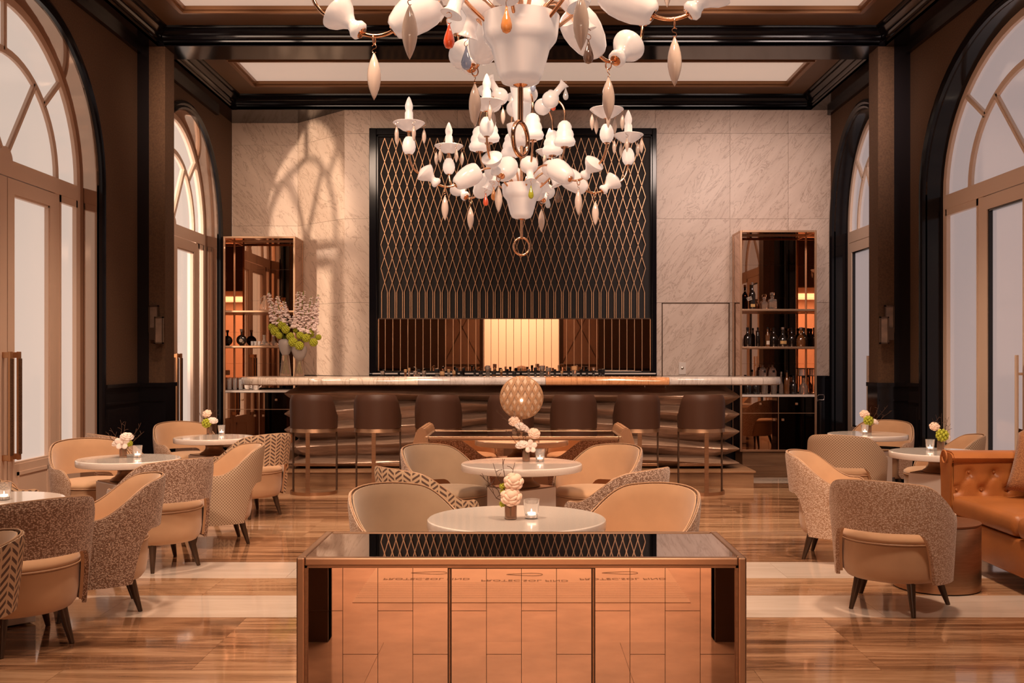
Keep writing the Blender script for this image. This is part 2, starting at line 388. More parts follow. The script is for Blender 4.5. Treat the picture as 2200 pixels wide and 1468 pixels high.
# ---- floor: stone slabs in bands across the room
fl = estruct('floor')
struct('slab_bed', B(-5.6, 5.6, 1.0, 16.0, -.06, -.006), 'grout', fl)
bands = [(1.62, 2.3, 'foyer_floor', 1.2), (2.3, 3.2, 'floor_brown', 1.2), (3.2, 3.75, 'floor_white', 1.1), (3.75, 4.745, 'floor_tan', 1.6), (4.745, 5.707, 'floor_brown', 1.6),
         (5.707, 6.23, 'floor_white', 1.1), (6.23, 6.72, 'floor_tan', 1.6), (6.72, 7.25, 'floor_white', 1.1), (7.25, 8.2, 'floor_brown', 1.6),
         (8.2, 9.2, 'floor_tan', 1.6), (9.2, 10.55, 'floor_brown', 1.6), (10.55, 11.35, 'floor_tan', 1.6), (11.35, 11.8, 'floor_brown', 1.6), (11.8, 12.35, 'floor_white', 1.1),
         (12.35, 13.4, 'floor_brown', 1.6), (13.4, 15.4, 'floor_brown', 1.6)]
meshes = {}
for i, (y0, y1, mt, w) in enumerate(bands):
    x = -5.5 + (i*.37 % 1)*w - w
    while x < 5.5:
        key = (w, round(y1-y0, 3), mt)
        if key not in meshes:
            o = struct('floor_slab', B(.0008, w-.0008, .0008, y1-y0-.0008, -.02, 0), mt, fl); meshes[key] = o
        else:
            o = meshes[key].copy(); COL.objects.link(o)
        o.location = (x, y0, 0); x += w

# ---- side walls with arched openings
ZB, AB = 3.20, 1.42           # spring height, rise of the arches
def arc_path(c, a, b=AB, n=32, z0=0.0):
    p = [(c+a, z0)] + [(c+a*cos(pi*i/n), ZB+b*sin(pi*i/n)) for i in range(n+1)] + [(c-a, z0)]
    return p
def normals(p):
    out = []
    for i in range(len(p)):
        a = Vector(p[max(i-1, 0)]); b = Vector(p[min(i+1, len(p)-1)]); t = (b-a).normalized()
        out.append((t.y, -t.x))
    return out
def sweep(bm, path, prof, closed_prof=True):
    """path in (y,z); prof list of (outward, x)"""
    ns = normals(path); rings = []
    for (y, z), (ny, nz) in zip(path, ns):
        rings.append([bm.verts.new((x, y+ny*o, z+nz*o)) for o, x in prof])
    m = len(prof)
    for A, Bq in zip(rings, rings[1:]):
        for k in range(m if closed_prof else m-1):
            bm.faces.new((A[k], A[(k+1) % m], Bq[(k+1) % m], Bq[k]))
    if closed_prof: bm.faces.new(rings[0][::-1]); bm.faces.new(rings[-1])
def bar(bm, p, q, w, x0, x1):
    a = Vector(p); b = Vector(q); t = (b-a).normalized(); n = Vector((-t.y, t.x))*w/2
    prism(bm, [tuple(a+n), tuple(b+n), tuple(b-n), tuple(a-n)], x0, x1, 'x')
def side_wall(name, side, xw, y0, y1, wins):
    bm = bmesh.new(); t = .02
    ys = y0
    for c, a in wins:
        prism(bm, [(ys, 0), (c-a, 0), (c-a, 5.3), (ys, 5.3)], xw, xw+side*t, 'x')
        n = 32
        for i in range(n):
            t0, t1 = pi*i/n, pi*(i+1)/n
            q = [(c+a*cos(t0), ZB+AB*sin(t0)), (c+a*cos(t0), 5.3), (c+a*cos(t1), 5.3), (c+a*cos(t1), ZB+AB*sin(t1))]
            prism(bm, q, xw, xw+side*t, 'x')
        ys = c+a
    prism(bm, [(ys, 0), (y1, 0), (y1, 5.3), (ys, 5.3)], xw, xw+side*t, 'x')
    w = struct(name, bm, 'wall_brown')
    # black lacquered wainscot between the openings
    edges = [y0] + [v for c, a in wins for v in (c-a-.11, c+a+.11)] + [y1]
    for k in range(0, len(edges), 2):
        ya, yb = edges[k], edges[k+1]
        if yb-ya < .06: continue
        bm = bmesh.new(); s = -side
        X = lambda d: xw + s*d
        def bb(d0, d1, a, b_, z0, z1): box(bm, min(X(d0), X(d1)), max(X(d0), X(d1)), a, b_, z0, z1)
        bb(0, .02, ya, yb, 0, 1.13); bb(0, .045, ya, yb, 1.13, 1.165); bb(0, .035, ya, yb, .95, .975); bb(0, .04, ya, yb, 0, .14)
        if yb-ya > .3: bb(0, .03, ya+.07, yb-.07, .2, .9)
        struct('wainscot', bm, 'black_soft', w)
    return w
WL = [(4.70, 1.5), (8.92, 1.5), (13.2, 1.33)]
WR = [(4.70, 1.6), (9.13, 1.9), (13.1, 1.15)]
side_wall('wall_left', -1, XL, 1.47, 15.2, WL)
side_wall('wall_right', 1, XR, 1.47, YB, WR)

def arched_door(n, side, xw, c, a, pmat, fmat, panemat, pull, lw=.93):
    d = estruct('door_%d' % n); s = -side; xf = xw + side*.19
    path = arc_path(c, a)
    bm = bmesh.new(); sweep(bm, path, [(0, xw), (0, xf+side*.09)], False); struct('reveal', bm, 'reveal_left' if side < 0 else 'black', d, smooth=30)
    bm = bmesh.new(); sweep(bm, path, [(-.004, xw+s*.0), (-.004, xw+s*.035), (.02, xw+s*.05), (.045, xw+s*.032), (.07, xw+s*.045), (.105, xw+s*.028), (.11, xw)]); struct('arch_moulding', bm, 'black', d, smooth=40)
    F0, F1 = sorted((xf, xf+side*.07))
    bm = bmesh.new(); sweep(bm, path, [(-.001, xf), (-.001, xf+side*.07), (-.075, xf+side*.07), (-.075, xf)])
    box(bm, F0-(.01 if side > 0 else 0), F1+(.01 if side < 0 else 0), c-a+.07, c+a-.07, 3.03, 3.18)
    side_w = a-.075-lw
    if side_w > .16:
        for sg in (-1, 1): y = c+sg*(lw+.05); box(bm, F0, F1, y-.05, y+.05, 0, 3.03)
    # hub of the fanlight
    prism(bm, [(c+.12*cos(t*pi/12), 3.17+.12*sin(t*pi/12)) for t in range(13)], F0, F1, 'x')
    struct('door_frame', bm, fmat, d)
    ax = a/1.40
    def E(th, r): return (c+r*cos(th)*ax, 3.18+r*sin(th)*1.02)
    ro, ri = 1.34, .93
    G = (xf+side*.035); g0, g1 = sorted((G, G+side*.006)); b0, b1 = sorted((xf+side*.006, xf+side*.064))
    # glazing bars
    bm = bmesh.new(); n_ = 28
    for i in range(n_):
        t0, t1 = pi*i/n_, pi*(i+1)/n_
        prism(bm, [E(t0, ri-.03), E(t0, ri+.03), E(t1, ri+.03), E(t1, ri-.03)], b0, b1, 'x')
    struct('glazing_bar', bm, fmat, d)
    for th, r0, r1 in ((pi/2, ri, ro), (R(43), ri, ro), (R(137), ri, ro), (R(56), .1, ri), (R(124), .1, ri)):
        bm = bmesh.new(); bar(bm, E(th, r0), E(th, r1), .055, b0, b1); bar(bm, E(th, r0), E(th, r1), .022, b0-.008, b1+.008); struct('glazing_bar', bm, fmat, d)
    # panes of the fanlight
    for t0, t1, r0, r1 in ((0, 43, ri, ro+.03), (43, 90, ri, ro+.03), (90, 137, ri, ro+.03), (137, 180, ri, ro+.03), (0, 56, 0, ri), (56, 124, 0, ri), (124, 180, 0, ri)):
        ks = [R(t0+(t1-t0)*i/8) for i in range(9)]
        poly = [E(k, r1) for k in ks] + ([E(0, 0)] if r0 == 0 else [E(k, r0) for k in ks[::-1]])
        struct('pane', PR(poly, g0, g1, 'x'), pmat, d)
    # side lights
    lws = lw if side_w > .16 else a-.078
    if side_w > .16:
        for sg in (-1, 1):
            ya, yb = sorted((c+sg*(lw+.1), c+sg*(a-.075)))
            bm = bmesh.new(); box(bm, F0, F1, ya, yb, 0, .5); box(bm, F0-.006, F1+.006, ya, ya+.03, .5, 3.03); box(bm, F0-.006, F1+.006, yb-.03, yb, .5, 3.03); box(bm, F0-.006, F1+.006, ya, yb, 2.96, 3.03); box(bm, F0-.006, F1+.006, ya, yb, .5, .54)
            struct('side_light_frame', bm, fmat, d)
            struct('pane', B(g0, g1, ya+.02, yb-.02, .5, 3.0), pmat, d)
    for sg in (-1, 1):
        ya, yb = sorted((c+sg*.006, c+sg*lws)); o0, o1 = F0-.012, F1+.012
        bm = bmesh.new()
        box(bm, o0, o1, ya, ya+.12, 0, 3.02); box(bm, o0, o1, yb-.12, yb, 0, 3.02)
        box(bm, o0, o1, ya+.12, yb-.12, 2.89, 3.02); box(bm, o0, o1, ya+.12, yb-.12, 0, .50)
        for z0, z1 in ((.10, .13), (.40, .43)): box(bm, o0-.008, o1+.008, ya+.16, yb-.16, z0, z1)
        for y_ in (ya+.16, yb-.19): box(bm, o0-.008, o1+.008, y_, y_+.03, .10, .43)
        lf = struct('door_leaf', bm, fmat, d)
        bm = bmesh.new(); q = .02
        for (u0, u1, v0, v1) in ((ya+.12, ya+.12+q, .5, 2.89), (yb-.12-q, yb-.12, .5, 2.89), (ya+.12, yb-.12, .5, .5+q), (ya+.12, yb-.12, 2.89-q, 2.89)): box(bm, o0+.01, o1-.01, u0, u1, v0, v1)
        struct('glazing_bead', bm, 'frame_paint' if side < 0 else 'black_soft', lf)
        struct('pane', B(g0, g1, ya+.11, yb-.11, .49, 2.90), pmat, lf)
        yh = c+sg*.075; xh = xf+s*.075; bm = bmesh.new()
        if pull == 'bronze':
            box(bm, xh-.012, xh+.012, yh-.022, yh+.022, .55, 1.50, .004)
            for z in (.555, 1.445): box(bm, min(xh, xf), max(xh, xf), yh-.02, yh+.02, z, z+.05, .004)
            h = struct('door_handle', bm, 'pull', lf)
            struct('grip', B(xh+s*.013-.006, xh+s*.013+.006, yh-.024, yh+.024, .60, 1.44, .003), 'pull_tex', h)
        else:
            tube(bm, [(xh, yh+sg*.03, .55), (xh, yh+sg*.03, 1.47)], .017, 10)
            for z in (.72, 1.30): tube(bm, [(xf, yh+sg*.03, z), (xh, yh+sg*.03, z)], .012, 8)
            struct('door_handle', bm, 'frame_pale', lf, smooth=40)
    return d
arched_door(1, -1, XL, *WL[0], 'pane_left', 'frame_paint', None, 'bronze')
arched_door(2, -1, XL, *WL[1], 'pane_left', 'frame_paint', None, 'bronze')
arched_door(3, -1, XL, *WL[2], 'pane_left_clear', 'frame_paint', None, 'bronze')
arched_door(4, 1, XR, *WR[0], 'pane_right', 'frame_pale', None, 'bar')
arched_door(5, 1, XR, *WR[1], 'pane_right', 'frame_pale', None, 'bar', .95)
arched_door(6, 1, XR, *WR[2], 'pane_right', 'frame_pale', None, 'bar')

# ---- pilasters carrying the beams
for y0 in (11.46, 7.06, 2.86):
    for sd, xw in ((-1, XL), (1, XR)):
        xi = sd*3.99; xm = sd*4.17; y1 = y0+.30
        a, b_ = sorted((xi, xm)); p = struct('trim_%d' % (1 if sd < 0 else 2), B(a, b_, y0, y1, 1.16, 4.93), 'wall_brown')
        a, b_ = sorted((xm, xw)); struct('pilaster_return', B(a, b_, y0-.001, y1, 1.16, 4.93), 'black_soft', p)
        a, b_ = sorted((xi-sd*.012, xw)); bm = bmesh.new(); box(bm, a, b_, y0-.012, y1+.012, 0, 1.12); box(bm, a-.012 if sd > 0 else a, b_ if sd > 0 else b_+.012, y0-.03, y1+.03, 1.12, 1.165)
        a2, b2 = sorted((xi, xw)); box(bm, a2+.03, b2-.03, y0-.02, y0, .2, .86); box(bm, a2+.01, b2-.01, y0-.025, y0, .96, .98); box(bm, a2-.02, b2+.0, y0-.03, y1+.03, 0, .14)
        struct('pilaster_base', bm, 'black', p)

# ---- ceiling, beams, cornices
coff = [(1.66, 3.06), (3.56, 7.26), (7.76, 11.46), (11.96, 14.40)]
bm = bmesh.new(); PX = 3.58; rims = []
for y0, y1 in coff:
    b0, b1 = y0+.69, y1-.63
    rims.append((b0, b1))
    box(bm, -4.35, 4.4, y0, b0, ZC, ZC+.2); box(bm, -4.35, 4.4, b1, y1, ZC, ZC+.2)
    box(bm, -4.35, -PX, b0, b1, ZC, ZC+.2); box(bm, PX, 4.4, b0, b1, ZC, ZC+.2)
cl = struct('ceiling', bm, 'ceil_tan')
for b0, b1 in rims:
    struct('ceiling_panel', B(-PX, PX, b0, b1, ZC+.045, ZC+.06), 'ceiling_panel', cl)
    bm = bmesh.new()
    for q0, q1, z0 in ((0, .035, -.028), (.03, .06, -.012), (-.03, .005, .0)):
        box(bm, -PX-q1, -PX-q0, b0-q1, b1+q1, ZC+z0, ZC+.04); box(bm, PX+q0, PX+q1, b0-q1, b1+q1, ZC+z0, ZC+.04)
        box(bm, -PX-q0, PX+q0, b0-q1, b0-q0, ZC+z0, ZC+.04); box(bm, -PX-q0, PX+q0, b1+q0, b1+q1, ZC+z0, ZC+.04)
    struct('panel_moulding', bm, 'mould_gold', cl)
def cprof(s, x):   # cornice section; s = direction into the room
    q = [(0, 0), (0, .035), (.02, .045), (.022, .06), (.045, .068), (.06, .085), (.062, .105), (.09, .118), (.118, .135), (.12, .16), (.15, .17), (.155, .2)]
    return [(x+s*a, ZS+b_) for a, b_ in q] + [(x, ZS+.2)]
for nm, sd, xw in (('trim_3', -1, XL), ('trim_4', 1, XR)):
    a, b_ = sorted((sd*4.07, xw+sd*.02)); t = struct(nm, B(a, b_, 1.62, 15.3 if sd < 0 else YB+.1, ZS, ZC+.2), 'black')
    for y0, y1 in coff: struct('cornice', PR(cprof(-sd, sd*4.07), y0, y1, 'y'), 'black', t)
    a, b_ = sorted((xw, xw-sd*.05)); struct('cornice', B(a, b_, 1.62, YB, ZS-.075, ZS), 'black_soft', t)
k = 5
for (y0, y1) in [(3.06, 3.56), (7.26, 7.76), (11.46, 11.96), (14.40, 15.30)]:
    t = struct('trim_%d' % k, B(-4.07, 4.07, y0, y1, ZS, ZC+.2), 'black'); k += 1
    def lim(v): return [(a, b_) for a, b_ in v]
    struct('cornice', PR(cprof(-1, y0), -4.0, 4.0, 'x'), 'black', t)
    if y1 < 15: struct('cornice', PR(cprof(1, y1), -4.0, 4.0, 'x'), 'black', t)
    struct('bead', B(-4.0, 4.0, y0-.012, y0, ZS, ZS+.012), 'black', t)
struct('trim_9', B(-4.35, 4.35, 1.6, 1.70, 4.6, ZC+.2), 'black')

# ---- marble back wall: slabs on a dark core
wb = estruct('wall_back')
struct('core', B(-4.4, 4.45, 15.24, 15.3, 0, 5.3), 'black_soft', wb)
struct('core', B(-2.49, 4.45, YB+.03, YB+.08, 0, 5.3), 'black_soft', wb)
def slab(p, q, z0, z1, n=None):
    """marble slab standing between plan points p and q"""
    p = Vector(p); q = Vector(q); t = (q-p).normalized(); nn = Vector((t.y, -t.x)); g = .0015
    a = p+t*g; b_ = q-t*g; c_ = b_-nn*.02; d_ = a-nn*.02
    bm = bmesh.new(); prism(bm, [tuple(a), tuple(b_), tuple(c_), tuple(d_)], z0+g, z1-g, 'z'); struct('marble_slab', bm, 'marble_right' if (p.x+q.x)/2 > 1 else 'marble', wb)
rows = [1.19, 2.22, 3.40, 4.60, 4.93]
for z0, z1 in zip(rows, rows[1:]):
    slab((-4.30, 15.2), (-3.32, 15.2), z0, z1); slab((-3.32, 15.2), (-2.49, YB), z0, z1); slab((-2.49, YB), (-2.12, YB), z0, z1)
    slab((1.88, YB), (2.93, YB), z0, z1); slab((2.93, YB), (3.75, YB), z0, z1); slab((3.75, YB), (XR, YB), z0, z1)
for xa, xb in ((-2.12, -.9), (-.9, .3), (.3, 1.88)): slab((xa, YB), (xb, YB), 4.64, 4.93)
bm = bmesh.new(); box(bm, 1.88, XR, YB-.005, YB+.03, 0, 1.19); box(bm, 1.88, XR, YB-.02, YB+.03, 1.165, 1.19)
struct('dado', bm, 'black', wb)
bm = bmesh.new(); box(bm, -4.3, -3.3, 15.18, 15.24, 0, 1.19); prism(bm, [(-3.32, 15.2), (-2.49, YB), (-2.49, YB+.05), (-3.25, 15.24)], 0, 1.19, 'z'); box(bm, -2.49, -2.1, YB, YB+.03, 0, 1.19)
struct('dado', bm, 'black', wb)
# concealed marble door with shadow gap
bm = bmesh.new()
for x0, x1, z0, z1 in ((1.97, 1.985, 1.19, 2.215), (2.91, 2.925, 1.19, 2.215), (1.97, 2.925, 2.205, 2.22)): box(bm, x0, x1, YB-.004, YB+.0, z0, z1)
struct('door_seam', bm, 'bronze_dark', wb)
o = struct('wall_plate', B(2.21, 2.31, YB-.012, YB, 1.21, 1.38, .003), 'box_white', wb); struct('knob', L([(.016, 0), (.018, .01), (0, .014)], 14, axis_mtx((2.26, YB-.012, 1.30), (2.26, YB-1, 1.30))), 'cap_metal', o)

# ---- entrance wall behind the camera, glazed screens, foyer
we = estruct('wall_front')
EY = 1.62
bm = bmesh.new(); box(bm, -4.35, -2.15, EY-.15, EY, 0, 5.3); box(bm, 2.15, 4.4, EY-.15, EY, 0, 5.3); box(bm, -2.15, 2.15, EY-.15, EY, 3.3, 5.3)
struct('wall_face', bm, 'wall_brown', we)
bm = bmesh.new(); box(bm, -4.3, -2.15, EY, EY+.03, 0, 1.16); box(bm, 2.15, 4.35, EY, EY+.03, 0, 1.16); struct('wainscot', bm, 'black_soft', we)
for n, sg in ((7, -1), (8, 1)):
    d = estruct('door_%d' % n); bm = bmesh.new()
    xa, xb = sorted((sg*.985, sg*2.15))
    for x0, x1 in ((xa, xa+.12), (xb-.12, xb)): box(bm, x0, x1, EY-.1, EY-.0, 0, 3.3)
    for z0, z1 in ((0, .10), (1.2, 1.27), (3.2, 3.3)): box(bm, xa, xb, EY-.1, EY-.02, z0, z1)
    box(bm, xa if sg > 0 else xb-.02, xa+.02 if sg > 0 else xb, EY-.11, EY-.01, 0, 3.3)
    struct('door_frame', bm, 'bronze_dark', d)
    bm = bmesh.new()
    for z0, z1 in ((.14, 1.2), (1.27, 3.2)):
        for (p, q) in (((xa+.09, z0), (xb-.09, z1)), ((xa+.09, z1), (xb-.09, z0))):
            a = Vector(p); b_ = Vector(q); t = (b_-a).normalized(); nn = Vector((-t.y, t.x))*.012
            prism(bm, [tuple(a+nn), tuple(b_+nn), tuple(b_-nn), tuple(a-nn)], EY-.075, EY-.045, 'y')
    struct('lattice', bm, 'bronze_dark', d)
    struct('pane', B(xa+.11, xb-.11, EY-.064, EY-.056, .09, 3.21), 'glass_tint', d)
wf = struct('wall_foyer', bm := bmesh.new(), 'foyer_wall') if False else None
bm = bmesh.new(); box(bm, -3.4, 3.4, -3.65, -3.5, 0, 3.3); box(bm, -3.5, -3.4, -3.6, EY-.15, 0, 3.3); box(bm, 3.4, 3.5, -3.6, EY-.15, 0, 3.3); box(bm, -3.5, 3.5, -3.6, EY-.15, 3.3, 3.4)
struct('wall_foyer', bm, 'foyer_wall')
bm = bmesh.new(); box(bm, -2.5, 2.5, -3.5, -3.46, .0, .16); struct('baseboard_foyer', bm, 'box_white')
struct('floor_foyer', B(-3.5, 3.5, -3.6, EY, -.04, -.002), 'foyer_floor')
# paper runner with printed words on the foyer floor, seen upside down in the console front
pr = thing('protective_paper', 'printed protective paper sheet laid on the foyer floor, mirrored in the copper console front', 'floor paper', (0, 0, 0))
obj('sheet', B(-1.0, 1.0, -.75, .78, -.002, .001), 'paper', pr)
def text(s, size, loc, rot, mat, parent, name='lettering', ext=0.0004, align='CENTER', sx=1):
    cu = bpy.data.curves.new(name, 'FONT'); cu.body = s; cu.size = size; cu.extrude = ext; cu.align_x = align; cu.resolution_u = 2
    o = bpy.data.objects.new(name, cu); COL.objects.link(o)
    dg = bpy.context.evaluated_depsgraph_get(); dg.update()
    me = bpy.data.meshes.new_from_object(o.evaluated_get(dg)); bpy.data.objects.remove(o)
    me.materials.append(M[mat]); q = bpy.data.objects.new(name, me); COL.objects.link(q)
    q.location = loc; q.rotation_euler = rot; q.scale = (sx, 1, 1); q.parent = parent; return q
for k, (x, y) in enumerate([(-.62, .12), (.02, .17), (.66, .12)]):
    text('PROTEC.SOL FIND', .075, (x, y, .002), (0, 0, R((0, 1.0, -1)[k])), 'ink', pr, sx=.92)
    lp = []
    for i in range(40):
        t = 2*pi*i/40; lp.append((x+.12*cos(t), y-.16+.02*sin(2*t)*.6+.035*sin(t), .0025))
    obj('printed_loop', T(lp, .0016, 5, True), 'ink', pr)
bm = bmesh.new()
for i in range(9):
    y = .26+.05*i; w = 1.0-.0*i
    box(bm, -1.0, 1.0, y, y+.004, .001, .0018)
obj('paper_ridges', bm, 'floor_tan', pr)

# ================================================================= LATTICE PANEL OVER THE BAR
PY = 14.33
lp_ = thing('lattice_panel', 'large black framed wall panel with gold diamond lattice above the bar mirror', 'wall panel', (-.12, PY, 1.19))
def rel(o, root):   # keep world coordinates while parenting
    o.parent = root; o.matrix_parent_inverse = Matrix.Translation(root.location).inverted() if False else o.matrix_parent_inverse
    o.location = Vector(o.location) - root.location; return o
def wobj(name, bm, mat, root, **k):
    o = obj(name, bm, mat, None, **k); o.parent = root; o.location = -Vector(root.location); return o
bm = bmesh.new()
for x0, x1, z0, z1 in ((-2.12, -2.02, 1.19, 4.64), (1.82, 1.88+.0, 1.19, 4.64), (-2.02, 1.82, 4.55, 4.64)):
    box(bm, x0, x1, PY-.09, YB, z0, z1, .006)
for x0, x1, z0, z1 in ((-2.03, -2.0, 1.24, 4.56), (1.80, 1.83, 1.24, 4.56), (-2.02, 1.82, 4.53, 4.56)): box(bm, x0, x1, PY-.06, YB, z0, z1)
wobj('frame', bm, 'black', lp_)
wobj('backing', B(-2.01, 1.81, PY, YB, 1.2, 4.55), 'panel_dark', lp_)
N = 35; dx = (1.73+1.966)/N; xk = lambda k: -1.966+dx*k; zb, zt = 2.36, 4.515; hs = (zt-zb)/13
LY0, LY1 = PY-.03, PY-.012
for k in range(N+1):
    for sg in (-1, 1):
        if (k == 0 and sg < 0) or (k == N and sg > 0): continue
        x = xk(k)+sg*.0125; r = .0052
        wobj('lattice_rod', B(x-r, x+r, LY0, LY1, 1.995, zb), 'lattice_gold', lp_)
        # diagonal run, folded back at the panel's edge
        n1 = 2*(N-k) if sg > 0 else 2*k
        runs = []
        if n1 >= 13: runs.append(((x, zb), (xk(k)+sg*13*dx/2, zt)))
        else:
            e = xk(N) if sg > 0 else xk(0); zf = zb+n1*hs; m = 13-n1
            if n1 > 0: runs.append(((x, zb), (e, zf)))
            if m > 0: runs.append(((e, zf), (e-sg*m*dx/2, zt)))
        for p, q in runs:
            a = Vector(p); b_ = Vector(q); t = (b_-a).normalized(); nn = Vector((-t.y, t.x))*.0038
            yy = LY0-.004 if sg > 0 else LY0+.004
            wobj('lattice_rod', PR([tuple(a+nn), tuple(b_+nn), tuple(b_-nn), tuple(a-nn)], yy, LY1, 'y'), 'lattice_gold', lp_)
# mirror strips
for k in range(36):
    x0 = -2.0 if k == 0 else xk(k)-.045; x1 = xk(k+1)-.045 if k < 35 else 1.80
    if x1 > 1.81: x1 = 1.805
    if x0 > 1.8: continue
    wobj('mirror_strip', B(x0+.003, x1-.003, PY-.012, PY-.004, 1.26, 1.985), 'mirror', lp_)
    wobj('divider', B(x1-.004, x1+.004, PY-.02, PY-.002, 1.26, 1.99), 'frame_gold', lp_)
wobj('trim_line', B(-2.0, 1.81, PY-.035, PY-.01, 1.985, 1.998), 'bronze_dark', lp_)

# ================================================================= BACK COUNTER AND BAR
bc = thing('back_counter', 'low black counter under the bar mirror with pale front edge', 'counter', (-.1, 14.05, 0))
wobj('carcass', B(-2.0, 1.8, 13.80, 14.23, 0, 1.19), 'black', bc)
wobj('top', B(-2.05, 1.82, 13.76, 14.235, 1.19, 1.235, .006), 'black', bc)
wobj('edge_strip', B(-2.0, 1.80, 13.745, 13.76, 1.222, 1.240), 'box_white', bc)
wobj('sink_unit', B(1.02, 1.62, 13.80, 14.05, 1.235, 1.262, .004), 'cap_black', bc)

bar_ = thing('bar', 'long bar with carved wavy wood front and pale to orange marble top', 'bar', (-.1, 11.9, 0))
bm = bmesh.new(); box(bm, -2.72, 2.60, 11.47, 12.9, 0, .155); box(bm, -2.74, 2.62, 11.445, 12.9, .155, .178, .004)
wobj('plinth', bm, 'plinth_wood', bar_)
wobj('core', B(-2.55, 2.36, 12.02, 12.2, .178, 1.12), 'bronze_dark', bar_)
wobj('work_shelf', B(-2.3, 2.2, 12.2, 12.85, .90, .93), 'cap_metal', bar_)
wobj('counter_back', B(-2.5, 2.3, 12.2, 12.24, .178, 1.12), 'black_soft', bar_)
# carved waves
def lerp_pts(pts, u):
    for (a, va), (b_, vb) in zip(pts, pts[1:]):
        if u <= b_: return va+(vb-va)*smooth(u, a, b_)
    return pts[-1][1]
ridge = [[(0, 1.035), (.2, 1.05), (.34, 1.015), (.6, 1.01), (1, 1.00)],
         [(0, .80), (.2, .86), (.36, .93), (.6, .87), (1, .80)],
         [(0, .62), (.25, .67), (.5, .77), (.75, .68), (1, .60)],
         [(0, .42), (.2, .46), (.5, .62), (.75, .46), (1, .40)],
         [(0, .24), (.3, .25), (.52, .40), (.75, .29), (1, .235)]]
NR = len(ridge)
val = {0: 1.13, NR: .178}
def vz(k, u):
    if k == 0 or k == NR: return val[k]
    a, b_ = lerp_pts(ridge[k-1], u), lerp_pts(ridge[k], u)
    return a*.42+b_*.58 + .012*sin(9*u+k)
NU = 70
for k in range(NR):
    bm = bmesh.new(); grid = []
    for i in range(NU+1):
        u = i/NU; zv0, zr, zv1 = vz(k, u), lerp_pts(ridge[k], u), vz(k+1, u)
        pr_ = .17*(.5+.5*abs(sin(2.4*u*pi+k*1.9)))*(1.0 if 0 < k else 1.15)
        pr_ = max(pr_, .17*smooth(abs(u-.5), .40, .5))
        row = []
        for t, d in ((0, 0), (.2, .10), (.45, .42), (.7, .74), (.92, .97), (1, 1)):
            row.append((zv0+(zr-zv0)*t, d))
        for t, d in ((.08, .97), (.35, .72), (.65, .40), (1, 0)):
            row.append((zr+(zv1-zr)*t, d))
        col = []
        for z, d in row:
            xl, xr = -2.60-.12*d, 2.37+.13*d
            edge = smooth(abs(u-.5), .47, .5)*.16*(1-d*.3)
            col.append(bm.verts.new((xl+(xr-xl)*u, 11.80-pr_*d+edge, z)))
        back = [bm.verts.new((-2.60 + 4.97*u, 12.05, zv1)), bm.verts.new((-2.60+4.97*u, 12.05, zv0))]
        grid.append(col+back)
    m = len(grid[0])
    for a, b_ in zip(grid, grid[1:]):
        for j in range(m): bm.faces.new((a[j], a[(j+1) % m], b_[(j+1) % m], b_[j]))
    bm.faces.new(grid[0]); bm.faces.new(grid[-1][::-1])
    wobj('carved_wave', bm, 'bar_wood', bar_, smooth=35)
# marble top, slab by slab
def top_edges(x):
    xl, xr = -3.26, 3.02
    f = 11.47 - .05*smooth(x, -1.9, -2.4) + .04*smooth(x, 1.6, 1.75); b_ = 12.33 + .10*smooth(x, -1.9, -2.6)
    for e, sg, r in ((xl, 1, .45), (xr, -1, .38)):
        d = (x-e)*sg
        if d < r:
            c = (f+b_)/2; h = (b_-f)/2*sqrt(max(.03, 1-(1-d/r)**2.6)); f = max(f, c-h+.06*(1-d/r)); b_ = min(b_, c+h)
    return f, b_
xs = [-3.26, -2.92, -2.60, -2.38, -2.24, -1.93, -1.62, -1.38, -1.16, -.80, -.42, -.05, .27, .62, .98, 1.16, 1.42, 1.66, 1.98, 2.36, 2.72, 3.02]
for a, b_ in zip(xs, xs[1:]):
    mt = 'bar_pale' if a < -1.2 else 'bar_grey' if a < .2 else 'bar_orange' if a < 1.6 else 'bar_grey'
    bm = bmesh.new(); prev = None; nseg = 6; g = .0012
    for i in range(nseg+1):
        x = a+g+(b_-a-2*g)*i/nseg; f, bk = top_edges(x); zt_, zb_ = 1.225, 1.135
        pr_ = [(f+.05, zt_), (f+.018, zt_-.008), (f+.003, zt_-.028), (f, zt_-.05), (f+.006, zb_+.012), (f+.03, zb_), (bk-.02, zb_), (bk, zb_+.02), (bk, zt_-.02), (bk-.02, zt_)]
        ring = [bm.verts.new((x, y, z)) for y, z in pr_]
        if prev:
            for j in range(len(ring)): bm.faces.new((prev[j], prev[(j+1) % len(ring)], ring[(j+1) % len(ring)], ring[j]))
        else: bm.faces.new(ring)
        prev = ring
    bm.faces.new(prev[::-1]); wobj('top_slab', bm, mt, bar_, smooth=40)

